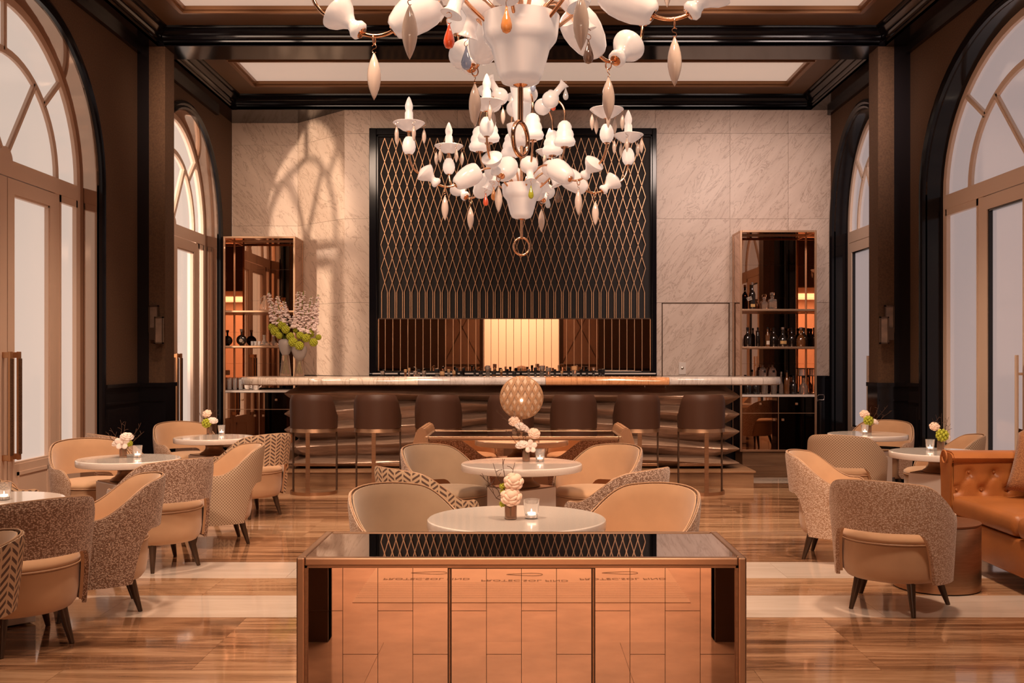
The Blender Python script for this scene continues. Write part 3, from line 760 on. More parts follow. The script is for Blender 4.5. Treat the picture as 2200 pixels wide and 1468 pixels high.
# ================================================================= DISPLAY CABINETS
def cabinet(label, x0, x1, yf, yb, shelves, ledge, dline, z0=.172, zt_=3.17):
    c = thing('display_cabinet', label, 'cabinet', ((x0+x1)/2, (yf+yb)/2, 0)); f = .028
    bm = bmesh.new()
    for x in (x0, x1-f):
        for y in (yf, yb-f): box(bm, x, x+f, y, y+f, z0, zt_, .003)
    for z in (z0, zt_-f):
        for y in (yf, yb-f): box(bm, x0+f, x1-f, y, y+f, z, z+f, .003)
        for x in (x0, x1-f): box(bm, x, x+f, yf+f, yb-f, z, z+f, .003)
    wobj('frame', bm, 'frame_gold', c)
    for x in (x0+.004, x1-.014): wobj('side_panel', B(x, x+.01, yf+f, yb-f, z0+f, zt_-f), 'mirror_dark', c)
    wobj('top_panel', B(x0+f, x1-f, yf+f, yb-f, zt_-.012, zt_-.004), 'mirror_dark', c)
    wobj('plinth', B(x0+.04, x1-.02, yf+.04, yb-.01, 0, z0), 'plinth_wood', c)
    nc = 6; w = (x1-x0-2*f)/nc; rowz = [ledge+.02, 1.36, 1.82, 2.28, 2.74, zt_-.03]
    for i in range(nc):
        off = .0 if i % 2 else .0
        for za, zb__ in zip(rowz, rowz[1:]):
            xa = x0+f+i*w; wobj('mirror_tile', B(xa+.001, xa+w-.001, yb-.03, yb-.022, za+.001, zb__-.001), 'mirror_dark', c)
    for z in shelves: wobj('shelf', B(x0+f, x1-f, yf+.01, yb-.04, z-.028, z, .003), 'frame_gold', c)
    wobj('ledge', B(x0+f, x1-f, yf-.0, yb-.03, ledge-.03, ledge, .003), 'box_white', c)
    xm = (x0+x1)/2
    for xa, xb in ((x0+f, xm), (xm, x1-f)):
        d = wobj('drawer', B(xa+.003, xb-.003, yf+.004, yf+.03, dline+.004, ledge-.035), 'mirror_dark', c)
        k = obj('knob', B(-.014, .014, -.02, 0, -.014, .014, .002), 'frame_gold', d, loc=((xa+xb)/2, yf+.004, (dline+ledge)/2)); 
        e = wobj('cabinet_door', B(xa+.003, xb-.003, yf+.004, yf+.03, z0+f, dline-.004), 'mirror_dark', c)
        xx = xm-.06 if xb == xm else xm+.06
        obj('knob', B(-.014, .014, -.02, 0, -.014, .014, .002), 'frame_gold', e, loc=(xx, yf+.004, dline-.09))
    bm = bmesh.new(); box(bm, xm-.004, xm+.004, yf-.002, yf+.02, z0+f, ledge-.03); box(bm, x0+f, x1-f, yf-.002, yf+.02, dline-.004, dline+.004)
    wobj('divider', bm, 'frame_gold', c)
    return c
cabinet('tall bronze framed display cabinet on the side of the daylit doors, flowers before it', -4.24, -3.217, 14.55, 15.10, (2.118, 1.615), .98, .71)
cabinet('tall bronze framed display cabinet filled with dark bottles beside the marble door panel', 2.956, 3.994, 13.85, 14.36, (2.105, 1.595), .945, .695)

# ================================================================= ROUND TABLES
def round_table(label, x, y, r):
    t = thing('round_table', label, 'table', (x, y, 0), 0, 'round marble tables')
    bm = bmesh.new(); lathe(bm, [(0, .618), (r-.012, .618), (r-.003, .621), (r, .628), (r, .660), (r-.002, .666), (r-.008, .670), (0, .67)], 64)
    obj('tabletop', bm, 'quartz', t, smooth=24)
    obj('pedestal', L([(.135, .50), (.138, .508), (.125, .52), (.10, .535), (.085, .555), (.082, .575), (.09, .60), (.11, .614), (.12, .618)], 32), 'pedestal', t, smooth=50)
    obj('plinth_box', B(-.18, .18, -.18, .18, .01, .495, .004), 'box_white', t, rot=(0, 0, R(45)))
    obj('top_plate', B(-.17, .17, -.17, .17, .495, .502), 'pedestal', t, rot=(0, 0, R(45)))
    return t
TB = {'A': (-3.01, 10.03, .385), 'B': (-3.03, 7.9, .385), 'C': (-2.90, 5.58, .385), 'D': (3.53, 10.45, .395), 'E': (3.45, 8.46, .395), 'mid': (.0, 7.54, .447), 'big': (-.024, 4.97, .434)}
TL = {'A': 'round white table nearest the left display cabinet', 'B': 'round white table before the daylit doors with an orchid posy and branching twigs',
      'C': 'round white table at the left picture edge with only a candle glass', 'D': 'round white table farthest back on the sofa side of the room', 'E': 'round white table whose edge meets the end of the cognac sofa',
      'mid': 'round white table in the middle, before the mirrored console with the lamp', 'big': 'largest round white table, just behind the foreground copper console'}
for k, v in TB.items(): round_table(TL[k], *v)

# ================================================================= TUB CHAIRS
def shell(top, bot, Tm, a, b_, flare, thick, nth=60, nv=10, zref=.17, inner_only=False, outer=True):
    """returns bmesh: outer face and rims of a curved shell (0 deg = back)"""
    bm = bmesh.new(); uv = bm.loops.layers.uv.new('UVMap'); ths = [-Tm+2*Tm*i/nth for i in range(nth+1)]
    O, I = [], []; uvs = {}
    def P(th, z, off, zt_):
        s = 1+flare(th)*(z-zref)
        return Vector(((a*s-off)*sin(R(th)), -(b_*s-off)*cos(R(th)), z))
    for th in ths:
        zb_, zt_ = bot(abs(th)), top(abs(th)); ro, ri = [], []
        for j in range(nv+1):
            v = j/nv; z = zb_+(zt_-zb_)*v
            rnd = thick*.35*(max(0, (v-.86)/.14))**2
            p = bm.verts.new(P(th, z, rnd, zt_)); uvs[p] = (R(th)*a*1.05, z); ro.append(p)
            if not inner_only:
                q = bm.verts.new(P(th, z, thick-rnd, zt_)); uvs[q] = (R(th)*a*1.05, z); ri.append(q)
        O.append(ro); I.append(ri)
    inner = set()
    def F(vs, rim=0):
        f = bm.faces.new(vs)
        for l in f.loops:
            u_, v_ = uvs[l.vert]
            if rim and l.vert in inner: u_, v_ = (u_+.03, v_) if rim == 1 else (u_, v_+.03)
            l[uv].uv = (u_, v_)
    for ri in I: inner.update(ri)
    for i in range(nth):
        for j in range(nv):
            F((O[i][j], O[i+1][j], O[i+1][j+1], O[i][j+1]))
            if not inner_only: F((I[i][j], I[i][j+1], I[i+1][j+1], I[i+1][j]))
        if not inner_only:
            F((O[i][nv], O[i+1][nv], I[i+1][nv], I[i][nv]), 2); F((O[i][0], I[i][0], I[i+1][0], O[i+1][0]), 1 if abs(O[i][0].co.z-O[i+1][0].co.z) > .01 else 2)
    if not inner_only:
        for i in (0, nth):
            for j in range(nv): F((O[i][j], O[i][j+1], I[i][j+1], I[i][j]), 1)
    return bm
def c_top(t):
    z = .762-.018*(t/38)**2 if t < 38 else .744-.20*smooth(t, 34, 100)*1.0
    if t >= 38: z = .744-(.190)*smooth(t, 36, 98)
    if t > 108: z -= .10*((t-108)/17)**2
    return z
def c_bot(t):
    if t <= 36: return .475
    if t < 56: return .18+.295*sqrt(max(0, 1-((t-36)/20)**2))
    return .18+(.05*((t-115)/10)**2 if t > 115 else 0)
c_flare = lambda th: .12+.24*(cos(R(th))*.5+.5)**1.5
TH = 125
def make_chair():
    root = thing('tub_chair', 'x', 'chair', (0, 0, 0))
    so = shell(c_top, c_bot, TH, .325, .315, c_flare, .022, 60, 10)
    obj('back_shell', so, 'tweed', root, smooth=60)
    li = shell(lambda t: c_top(t)-.004, lambda t: max(c_bot(t)+.002, .2), TH-.8, .305, .295, c_flare, .018, 60, 8)
    obj('back_lining', li, 'velvet', root, smooth=60)
    pts = []
    for i in range(61):
        th = -TH+2*TH*i/60; z = c_top(abs(th)); s = 1+c_flare(th)*(z-.17); pts.append(((.325*s-.018)*sin(R(th)), -(.315*s-.018)*cos(R(th)), z+.001))
    obj('piping', T(pts, .0045, 6), 'piping', root, smooth=60)
    sc_ = Matrix.Diagonal((1, .98, 1, 1)) @ Matrix.Identity(4)
    obj('seat_base', L([(.235, .175), (.262, .18), (.285, .21), (.296, .27), (.298, .39), (.29, .395), (0, .395)], 40, Matrix.Translation((0, .012, 0)) @ sc_), 'velvet', root, smooth=50)
    obj('seat_cushion', L([(.0, .396), (.294, .398), (.302, .41), (.298, .428), (.27, .446), (.18, .457), (0, .460)], 40, Matrix.Translation((0, .014, 0)) @ sc_), 'velvet', root, smooth=60)
    obj('seat_welt', T([(.303*cos(2*pi*i/44), .012+.297*sin(2*pi*i/44), .400) for i in range(44)], .005, 6, True), 'piping', root, smooth=60)
    for (x, y, dx_, dy_) in ((-.145, -.17, -.03, -.05), (.145, -.17, .03, -.05), (-.2, .17, -.055, .04), (.2, .17, .055, .04)):
        m = Matrix.Identity(4); bm = bmesh.new()
        tube(bm, [(x, y, .19), (x+dx_*.5, y+dy_*.5, .09), (x+dx_, y+dy_, .0)], .02, 10, rr=[.026, .02, .0125])
        obj('leg', bm, 'leg', root, smooth=60)
    return root
proto = make_chair(); first = True
def chair(label, x, y, heading, fabric, lining='velvet'):
    global first
    if first: c = proto; first = False
    else: c = copy_tree(proto)
    c.location = (x, y, 0); c.rotation_euler = (0, 0, R(heading-90)); c['label'] = label; c['category'] = 'chair'; c['group'] = 'upholstered tub chairs'
    for ch in c.children:
        nm = ch.name.split('.')[0]
        if nm in ('back_shell', 'back_lining', 'seat_base', 'seat_cushion'):
            ch.material_slots[0].link = 'OBJECT'; ch.material_slots[0].material = M[fabric if nm == 'back_shell' else lining]
    return c
CH = [
 ('tan velvet tub chair in front of the farthest daylit door, nearest the left cabinet', -3.48, 10.72, -48, 'tweed_pale'),
 ('tub chair with herringbone back at the cabinet side table, back turned to the bar stools', -2.50, 9.42, 143, 'herring'),
 ('tub chair almost hidden between two left tables, only its light arm tip showing', -3.62, 9.45, 48, 'tweed_pale'),
 ('tan velvet tub chair before the left doors with pale patterned sides, facing the camera', -3.50, 8.42, -48, 'tweed_pale'),
 ('honeycomb patterned tub chair with its high back to the room, right of the orchid table', -2.40, 8.02, 207, 'mesh'),
 ('brown tweed tub chair with open back, on the near side of the orchid table', -2.53, 7.14, 140, 'tweed'),
 ('herringbone tub chair at the left picture edge behind the nearest left table', -3.58, 7.10, 42, 'herring'),
 ('brown tweed tub chair with tan lining facing left, right of the nearest left table', -2.45, 5.90, 207, 'tweed'),
 ('large brown tweed tub chair in the bottom left corner with its cushion exposed', -2.56, 5.20, 140, 'tweed'),
 ('tub chair cut by the bottom left picture corner, only lining and herringbone edge visible', -2.29, 3.86, 205, 'herring'),
 ('shaded tan lined tub chair behind the middle table on its left, facing the camera', -.56, 7.88, -42, 'tweed', 'velvet_shaded'),
 ('tan lined tub chair behind the middle table on its right, facing the camera', .56, 7.88, -138, 'tweed'),
 ('herringbone tub chair with its back to the camera, left of the middle table', -.57, 6.60, 38, 'herring'),
 ('tweed tub chair with its back to the camera, right of the middle table', .57, 6.55, 142, 'tweed'),
 ('shaded tan lined tub chair behind the largest table on its left', -.53, 5.33, -43, 'tweed_pale', 'velvet_shaded'),
 ('tan lined tub chair behind the largest table on its right', .56, 5.33, -137, 'tweed_pale'),
 ('tub chair with honeycomb back between the two right hand tables, cushion showing through', 2.98, 9.35, 56, 'mesh'),
 ('tan velvet tub chair at the far side of the rearmost right table', 3.82, 10.95, -128, 'tweed_pale'),
 ('honeycomb tub chair behind the sofa end table, seen between pedestal and glass doors', 3.76, 9.20, 168, 'mesh'),
 ('pale tweed tub chair turned towards the sofa with its velvet inside showing', 2.30, 7.42, -26, 'tweed_pale'),
 ('pale tweed tub chair nearest the camera on the right, its open back framing the cushion', 2.17, 5.98, 54, 'tweed_pale'),
]
for c in CH: chair(*c)

# ================================================================= BAR STOOLS
def s_top(t): return 1.058-.006*(t/55)**2 if t < 58 else 1.052-.20*smooth(t, 58, 92)
def make_stool():
    root = thing('bar_stool', 'x', 'stool', (0, 0, 0), 0, 'leather bar stools')
    fl_ = lambda th: .10
    bm = shell(s_top, lambda t: .700, 100, .250, .235, fl_, .05, 44, 10, .70)
    obj('backrest', bm, 'leather_brown', root, smooth=50)
    bm = shell(lambda t: .700, lambda t: .658, 100, .252, .237, lambda th: 0, .02, 44, 1, .70)
    obj('seat_band', bm, 'bronze', root, smooth=50)
    obj('seat', L([(0, .66), (.21, .66), (.225, .68), (.225, .73), (.20, .755), (0, .765)], 32), 'leather_brown', root, smooth=50)
    obj('leg', B(-.022, .022, -.247, -.235, 0, .665, .002), 'bronze', root)
    for s in (-1, 1): obj('leg', B(s*.236-.007, s*.236+.007, .02, .055, 0, .668, .002), 'bronze_dark', root)
    ring = [(.236, .05)]+[(.25*sin(R(t)), -.245*cos(R(t))) for t in range(95, -96, -10)]+[(-.236, .05)]
    bm = bmesh.new(); inn = []
    n_ = len(ring); vs = []
    for i, (x, y) in enumerate(ring):
        l = sqrt(x*x+y*y); x2, y2 = x*(1-.012/l), y*(1-.012/l); vs.append([bm.verts.new((x, y, 0)), bm.verts.new((x, y, .035)), bm.verts.new((x2, y2, .035)), bm.verts.new((x2, y2, 0))])
    for p, q in zip(vs, vs[1:]):
        for k in range(4): bm.faces.new((p[k], p[(k+1) % 4], q[(k+1) % 4], q[k]))
    bm.faces.new(vs[0]); bm.faces.new(vs[-1][::-1]); obj('foot_ring', bm, 'bronze', root, smooth=40)
    obj('footrest', B(-.232, .232, .028, .05, .285, .315, .003), 'bronze', root)
    return root
SX = [(-2.215, 'leftmost dark leather bar stool, its back before the wavy bar end'), (-1.535, 'second dark leather bar stool from the left cabinet end'),
      (-.885, 'third dark leather bar stool from the left, just left of the console'), (-.12, 'dark leather bar stool mostly hidden behind the woven disc lamp'),
      (.555, 'dark leather bar stool just right of the woven disc lamp'), (1.225, 'second dark leather bar stool from the right cabinet end'), (1.915, 'rightmost dark leather bar stool, before the end of the marble top')]
st = make_stool()
for i, (x, lb) in enumerate(SX):
    o = st if i == 0 else copy_tree(st)
    o.location = (x, 10.93, 0); o['label'] = lb; o.rotation_euler = (0, 0, R((-4, -2, 0, 0, 1, 2, 4)[i]))

# ================================================================= COPPER CONSOLES
def console(label, cx, yf, w, d, h, tiles):
    c = thing('mirrored_console', label, 'console table', (cx, yf+d/2, 0)); x0, x1 = cx-w/2, cx+w/2; y0, y1 = yf, yf+d; f = .027
    bm = bmesh.new()
    for x in (x0, x1-f):
        for y in (y0, y1-f): box(bm, x, x+f, y, y+f, 0, h, .005)
    for x in (x0, x1-f):
        box(bm, x, x+f, y0+f, y1-f, h-f, h, .005); box(bm, x, x+f, y0+f, y1-f, 0, f)
    for y in (y0, y1-f): box(bm, x0+f, x1-f, y, y+f, h-f, h, .005); box(bm, x0+f, x1-f, y, y+f, 0, f)
    wobj('frame', bm, 'frame_gold', c)
    bm = bmesh.new(); q = .008
    for x in (x0+f, x1-f-q): box(bm, x, x+q, y0+.006, y0+f, f, h-f)
    box(bm, x0+f, x1-f, y0+.006, y0+f, h-f-q, h-f)
    wobj('inner_bead', bm, 'bronze', c)
    wobj('top_mirror', B(x0+f, x1-f, y0+f-.004, y1-f+.004, h-.012, h-.003), 'mirror_top', c)
    for x in (x0+.006, x1-.014): wobj('side_mirror', B(x, x+.008, y0+f, y1-f, f, h-f), 'mirror', c)
    wobj('back_panel', B(x0+f, x1-f, y1-.014, y1-.006, f, h-f), 'mirror', c)
    ym = y0+.016
    wobj('backing', B(x0+f, x1-f, ym+.008, ym+.014, f, h-f), 'bronze_dark', c)
    if not tiles: wobj('mirror_tile', B(x0+f+q, x1-f-q, ym, ym+.007, f, h-f-q), 'mirror', c); return c
    xi0, xi1 = x0+f+q, x1-f-q; ztop = h-f-q
    pw = (xi1-xi0)/12.2; g = pw*.1
    tm = {}
    for p in range(3):
        for k in range(4):
            xa = xi0+p*(4*pw+g)+k*pw; z = ztop - (.145 if (k+p*4) % 2 == 0 else .29); zz = [ztop]
            while z > f+.02: zz.append(z); z -= .29
            zz.append(f)
            for za, zb_ in zip(zz, zz[1:]):
                wobj('mirror_tile', B(xa+.0009, xa+pw-.0009, ym, ym+.007, zb_+.0009, za-.0009), 'mirror', c)
    for p in (1, 2):
        xa = xi0+p*4*pw+(p-1)*g; wobj('door_edge', B(xa+g*.3, xa+g*.7, ym-.004, ym+.008, f, ztop), 'bronze', c)
    wobj('door_edge', B(xi0+4*pw+g*.3, xi0+8*pw+g*1.7, ym-.004, ym+.004, ztop-.004, ztop-.001), 'bronze_dark', c)
    return c
console('large foreground console with copper mirror tiles and smoked mirror top', -.0003+.0, 3.40, 1.496, .517, .784, True)
console('second mirrored console in the middle of the room carrying the woven lamp', .018, 8.62, 1.657, .70, .784, False)

# ================================================================= SOFAS
sf = thing('leather_settee', 'brown leather settee behind the second console, facing the bar, only its arms visible', 'sofa', (.02, 9.85, 0))
bm = bmesh.new(); box(bm, -.93, .97, 9.62, 10.35, .12, .42, .03); wobj('seat', bm, 'leather_tan', sf, smooth=50)
for s in (-1, 1):
    xo = .02+s*1.0; prof = []
    pts = [(xo-s*.16, .12), (xo+s*.065, .12), (xo+s*.055, .45), (xo+s*.02, .66), (xo-s*.01, .77), (xo-s*.04, .80), (xo-s*.08, .80), (xo-s*.11, .76), (xo-s*.13, .5)]
    bm = PR(pts, 9.42, 10.25, 'y'); bmesh.ops.bevel(bm, geom=[e for e in bm.edges], offset=.012, segments=2, affect='EDGES'); wobj('arm', bm, 'leather_tan', sf, smooth=50)
bm = bmesh.new(); box(bm, -.90, .94, 9.38, 9.62, .12, .74, .05, seg=3); wobj('backrest', bm, 'leather_tan', sf, smooth=50)
for x in (-.85, .89):
    for y in (9.5, 10.25): wobj('leg', B(x-.03, x+.03, y-.03, y+.03, 0, .125), 'leg', sf)

so = thing('chesterfield_sofa', 'cognac leather sofa with buttoned rolled end along the right hand doors', 'sofa', (3.5, 6.3, 0))
XF = 3.03; YE = 7.42; YN = 4.9
bm = bmesh.new(); box(bm, XF+.015, 4.0, YN, YE-.03, .10, .33, .02, seg=3); wobj('base', bm, 'leather_cognac', so, smooth=50)
for y0, y1 in ((6.30, 7.24), (5.35, 6.29), (4.92, 5.34)):
    bm = bmesh.new(); box(bm, XF, 3.78, y0+.004, y1-.004, .335, .475, .05, seg=4)
    for v in bm.verts:
        if v.co.z > .44: v.co.z += .02*(1-((v.co.x-3.4)/.4)**2)*(1-((v.co.y-(y0+y1)/2)/((y1-y0)/2))**2)
    wobj('seat_cushion', bm, 'leather_cognac', so, smooth=60)
# buttoned far arm
def tufted(x0, x1, z0, z1, y, d):
    bm = bmesh.new(); nx, nz = 48, 24; W_, H_ = x1-x0, z1-z0; btn = []
    for r_, zf in enumerate((.30, .72)):
        for k in range(6):
            bx = x0+W_*(k+(.5 if r_ % 2 else 0)+.12)/5.2
            if bx < x1-.02: btn.append((bx, z0+H_*zf))
    rows_ = []
    def seg(p, a, b_):
        ax, az = a; bx, bz = b_; vx, vz_ = bx-ax, bz-az; t = max(0, min(1, ((p[0]-ax)*vx+(p[1]-az)*vz_)/(vx*vx+vz_*vz_))); return sqrt((p[0]-ax-t*vx)**2+(p[1]-az-t*vz_)**2)
    segs = [(a, b_) for a in btn for b_ in btn if a[1] < b_[1] and abs(a[0]-b_[0]) < W_/5.2*.62]
    for i in range(nx+1):
        col = []
        for j in range(nz+1):
            x = x0+W_*i/nx; z = z0+H_*j/nz; dy = 0
            for b_ in btn: dy += .030*math.exp(-((x-b_[0])**2+(z-b_[1])**2)/.0009)
            ds = min([seg((x, z), a, b_) for a, b_ in segs] or [1]); dy += .012*math.exp(-(ds/.013)**2)
            bulge = -.02*sin(pi*i/nx)**.4*1
            col.append(bm.verts.new((x, y+dy+bulge+.0, z)))
        rows_.append(col)
    for a, b_ in zip(rows_, rows_[1:]):
        for j in range(nz): bm.faces.new((a[j], b_[j], b_[j+1], a[j+1]))
    back = [[bm.verts.new((x0+W_*i/nx, y+d, z)) for z in (z0, z1)] for i in (0, nx)]
    return bm, btn
bm, btn = tufted(XF+.03, 3.98, .42, .72, 7.25, .1)
wobj('tufted_panel', bm, 'leather_cognac', so, smooth=180)
for b_ in btn:
    bm = bmesh.new(); sphere(bm, (b_[0], 7.255, b_[1]), .010, 8, (1, .6, 1)); wobj('button', bm, 'leather_cognac', so, smooth=180)
pts = [(7.26, .10), (7.26, .70), (7.215, .715), (7.20, .74), (7.215, .765), (7.25, .78), (7.33, .785), (7.40, .775), (7.44, .74), (7.44, .68), (7.41, .64), (7.40, .10)]
bm = PR(pts, XF+.005, 4.0, 'x'); bmesh.ops.bevel(bm, geom=[e for e in bm.edges if abs((e.verts[0].co-e.verts[1].co).x) < .01 and min(v.co.x for v in e.verts) < XF+.01], offset=.01, segments=2, affect='EDGES')
wobj('arm', bm, 'leather_cognac', so, smooth=50)
for z, yv, rr_ in ((.735, 7.33, .055),):
    bm = bmesh.new(); tube(bm, [(XF-.004+.0, yv+rr_*cos(t*pi/10)*(1-t*.02), z+rr_*sin(t*pi/10)*(1-t*.02)) for t in range(21)], .006, 6); wobj('scroll_welt', bm, 'leather_cognac', so, smooth=60)
bm = bmesh.new(); box(bm, 3.80, 4.08, YN, 7.25, .10, .74, .06, seg=3); wobj('backrest', bm, 'leather_cognac', so, smooth=60)
for x, y in ((XF+.06, 7.3), (XF+.06, 6.2), (XF+.06, 5.1), (3.95, 7.3), (3.95, 5.1)): wobj('leg', L([(.018, 0), (.025, .1)], 12, Matrix.Translation((x, y, 0))), 'leg', so)
# cushion on it
bm = bmesh.new(); n_ = 14
def pil(i, j, s):
    u, v = -1+2*i/n_, -1+2*j/n_; k = 1+.10*(abs(u)*abs(v))**1.5-.0; th = .075*((1-u**4)*(1-v**4))**.6
    return (u*.22*(1-.06*(1-abs(v)**2)), s*th, v*.22*(1-.06*(1-abs(u)**2)))
for s in (-1, 1):
    g = [[bm.verts.new(pil(i, j, s)) for j in range(n_+1)] for i in range(n_+1)]
    for i in range(n_):
        for j in range(n_): bm.faces.new((g[i][j], g[i+1][j], g[i+1][j+1], g[i][j+1]))
bmesh.ops.remove_doubles(bm, verts=bm.verts, dist=.0008)
uvl = bm.loops.layers.uv.new('UVMap')
for f in bm.faces:
    for l in f.loops: l[uvl].uv = (l.vert.co.x, l.vert.co.z)
o = obj('scatter_cushion', bm, 'pillow', None, (3.60, 7.02, .70), (R(-14), R(12), R(-24)), 180); tag(o, 'square orange woven cushion leaning in the sofa corner', 'cushion')
# drum table
dt = thing('drum_table', 'round bronze drum table behind the nearest right chair', 'side table', (2.62, 6.47, 0))
obj('drum', L([(.262, .008), (.262, .40), (.258, .405)], 48), 'bronze', dt, smooth=40)
obj('tabletop', L([(0, .405), (.255, .405), (.264, .408), (.264, .418), (0, .418)], 48), 'bronze', dt, smooth=40)
obj('base_ring', L([(.245, 0), (.245, .008)], 40), 'cap_black', dt)

# ================================================================= CHANDELIERS
def hook(bm, p, h=.03, r=.0016):
    """small S hook hanging below point p"""
    p = Vector(p); pts = []
    for i in range(9): t = pi*.15+i*pi*1.1/8; pts.append(p+Vector((h*.25*cos(t), 0, -h*.25+h*.25*sin(t))))
    for i in range(9): t = pi*.35-i*pi*1.15/8; pts.append(p+Vector((h*.25*cos(t), 0, -h*.75+h*.25*sin(t))))
    tube(bm, pts, r, 5)
def pend_prof(l, r): return [(0, -l)]+[(r*sin(pi*i/12)**.85*(1 if i < 12 else 0)+.0, -l+l*i/12) for i in range(1, 12)]+[(r*.12, -.004), (0, 0)]
def pendant(parent, x, z, l, r, ring=True):
    bm = bmesh.new(); lathe(bm, pend_prof(l, r), 16, Matrix.Translation((x, 0, z-.045-l if False else z-.05)))
    p = obj('pendant', bm, 'pendant', parent, smooth=180)
    bm = bmesh.new(); 
    if ring: tube(bm, [(x+.0, .018*cos(t*pi/8), z+.012+.024*sin(t*pi/8)) for t in range(16)], .0035, 6, True)
    hook(bm, (x, 0, z-.012), .04, .0022); obj('hook', bm, 'gold', parent, smooth=60)
    return p
DROPS = ['clear', 'blue', 'red', 'amber', 'green', 'smoke']; UPPER = ['red', 'green', 'smoke', 'amber', 'blue', 'clear']
def flask(arm, r0, z0, r1, z1, gr, col):
    """globe with a long lipped neck from (r0,z0) towards (r1,z1); coloured glass drop on the lip"""
    m = axis_mtx((r0, 0, z0), (r1, 0, z1)); Ln = (Vector((r1-r0, z1-z0))).length; n = gr*.42
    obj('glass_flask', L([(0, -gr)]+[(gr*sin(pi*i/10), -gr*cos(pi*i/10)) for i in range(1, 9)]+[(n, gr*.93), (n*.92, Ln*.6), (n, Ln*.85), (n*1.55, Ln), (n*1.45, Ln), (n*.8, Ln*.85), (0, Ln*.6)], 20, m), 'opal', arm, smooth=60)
    bm = bmesh.new(); hook(bm, (r1+.01, 0, z1+.01), .05, .0018); obj('hook', bm, 'gold', arm, smooth=60)
    obj('glass_drop', L([(0, -.115), (.016, -.108), (.024, -.092), (.025, -.078), (.020, -.055), (.010, -.028), (.005, -.010), (.005, 0), (0, 0)], 16, Matrix.Translation((r1+.01, 0, z1-.04))), 'drop_'+col, arm, smooth=180)
def bez(p, n=18):
    out = []; 
    for i in range(n+1):
        t = i/n; q = [Vector(v) for v in p]
        while len(q) > 1: q = [a.lerp(b_, t) for a, b_ in zip(q, q[1:])]
        out.append(q[0])
    return out
def make_arm():
    pts = bez([(.05, 0, 2.90), (.10, 0, 3.12), (.28, 0, 3.22), (.42, 0, 3.09)], 10)+bez([(.60, 0, 2.985), (.68, 0, 2.945), (.74, 0, 2.965), (.80, 0, 3.0)], 8)+bez([(.90, 0, 3.06), (.98, 0, 3.08), (1.01, 0, 3.15), (1.02, 0, 3.24)], 8)
    arm = obj('arm', T(pts, .0095, 10), 'gold', None, smooth=60)
    # tumbler, its foot towards the elbow
    m = axis_mtx((.605, 0, 2.985), (.385, 0, 3.13))
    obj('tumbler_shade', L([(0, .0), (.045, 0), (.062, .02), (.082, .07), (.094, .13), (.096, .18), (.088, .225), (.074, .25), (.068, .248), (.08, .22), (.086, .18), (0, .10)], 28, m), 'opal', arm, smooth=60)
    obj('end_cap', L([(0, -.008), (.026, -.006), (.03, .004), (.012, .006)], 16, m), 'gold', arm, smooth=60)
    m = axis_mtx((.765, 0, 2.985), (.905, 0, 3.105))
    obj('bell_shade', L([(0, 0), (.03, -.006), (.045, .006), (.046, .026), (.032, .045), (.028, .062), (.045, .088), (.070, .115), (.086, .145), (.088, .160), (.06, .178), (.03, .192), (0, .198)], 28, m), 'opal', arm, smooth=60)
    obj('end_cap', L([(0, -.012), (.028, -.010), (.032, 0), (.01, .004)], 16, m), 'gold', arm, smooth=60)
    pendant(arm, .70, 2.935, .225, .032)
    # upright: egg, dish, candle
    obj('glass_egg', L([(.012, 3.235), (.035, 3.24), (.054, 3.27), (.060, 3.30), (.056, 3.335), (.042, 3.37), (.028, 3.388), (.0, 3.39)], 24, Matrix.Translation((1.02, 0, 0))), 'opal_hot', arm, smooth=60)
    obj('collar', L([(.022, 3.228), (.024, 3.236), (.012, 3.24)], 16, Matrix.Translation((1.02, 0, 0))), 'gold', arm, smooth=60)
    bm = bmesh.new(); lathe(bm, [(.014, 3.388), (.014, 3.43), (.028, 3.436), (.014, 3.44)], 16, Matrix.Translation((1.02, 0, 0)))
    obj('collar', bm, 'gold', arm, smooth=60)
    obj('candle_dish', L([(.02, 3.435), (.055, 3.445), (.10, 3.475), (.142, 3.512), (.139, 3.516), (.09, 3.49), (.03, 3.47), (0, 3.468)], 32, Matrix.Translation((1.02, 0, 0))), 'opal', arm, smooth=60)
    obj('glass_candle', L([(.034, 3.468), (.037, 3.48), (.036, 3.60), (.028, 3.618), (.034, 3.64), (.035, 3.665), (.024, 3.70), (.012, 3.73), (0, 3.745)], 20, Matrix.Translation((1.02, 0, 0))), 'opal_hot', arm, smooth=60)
    for k in range(5):
        t = 2*pi*k/5+.5; x, y = 1.02+.132*cos(t), .132*sin(t)
        bm = bmesh.new(); lathe(bm, pend_prof(.135, .019), 12, Matrix.Translation((x, y, 3.462))); hook(bm, (x, y, 3.512), .045, .0016) if False else None
        obj('small_pendant', bm, 'pendant', arm, smooth=180)
        bm = bmesh.new(); hook(bm, (0, 0, 0), .05, .0016); obj('hook', bm, 'gold', arm, loc=(x, y, 3.513), smooth=60)
    return arm
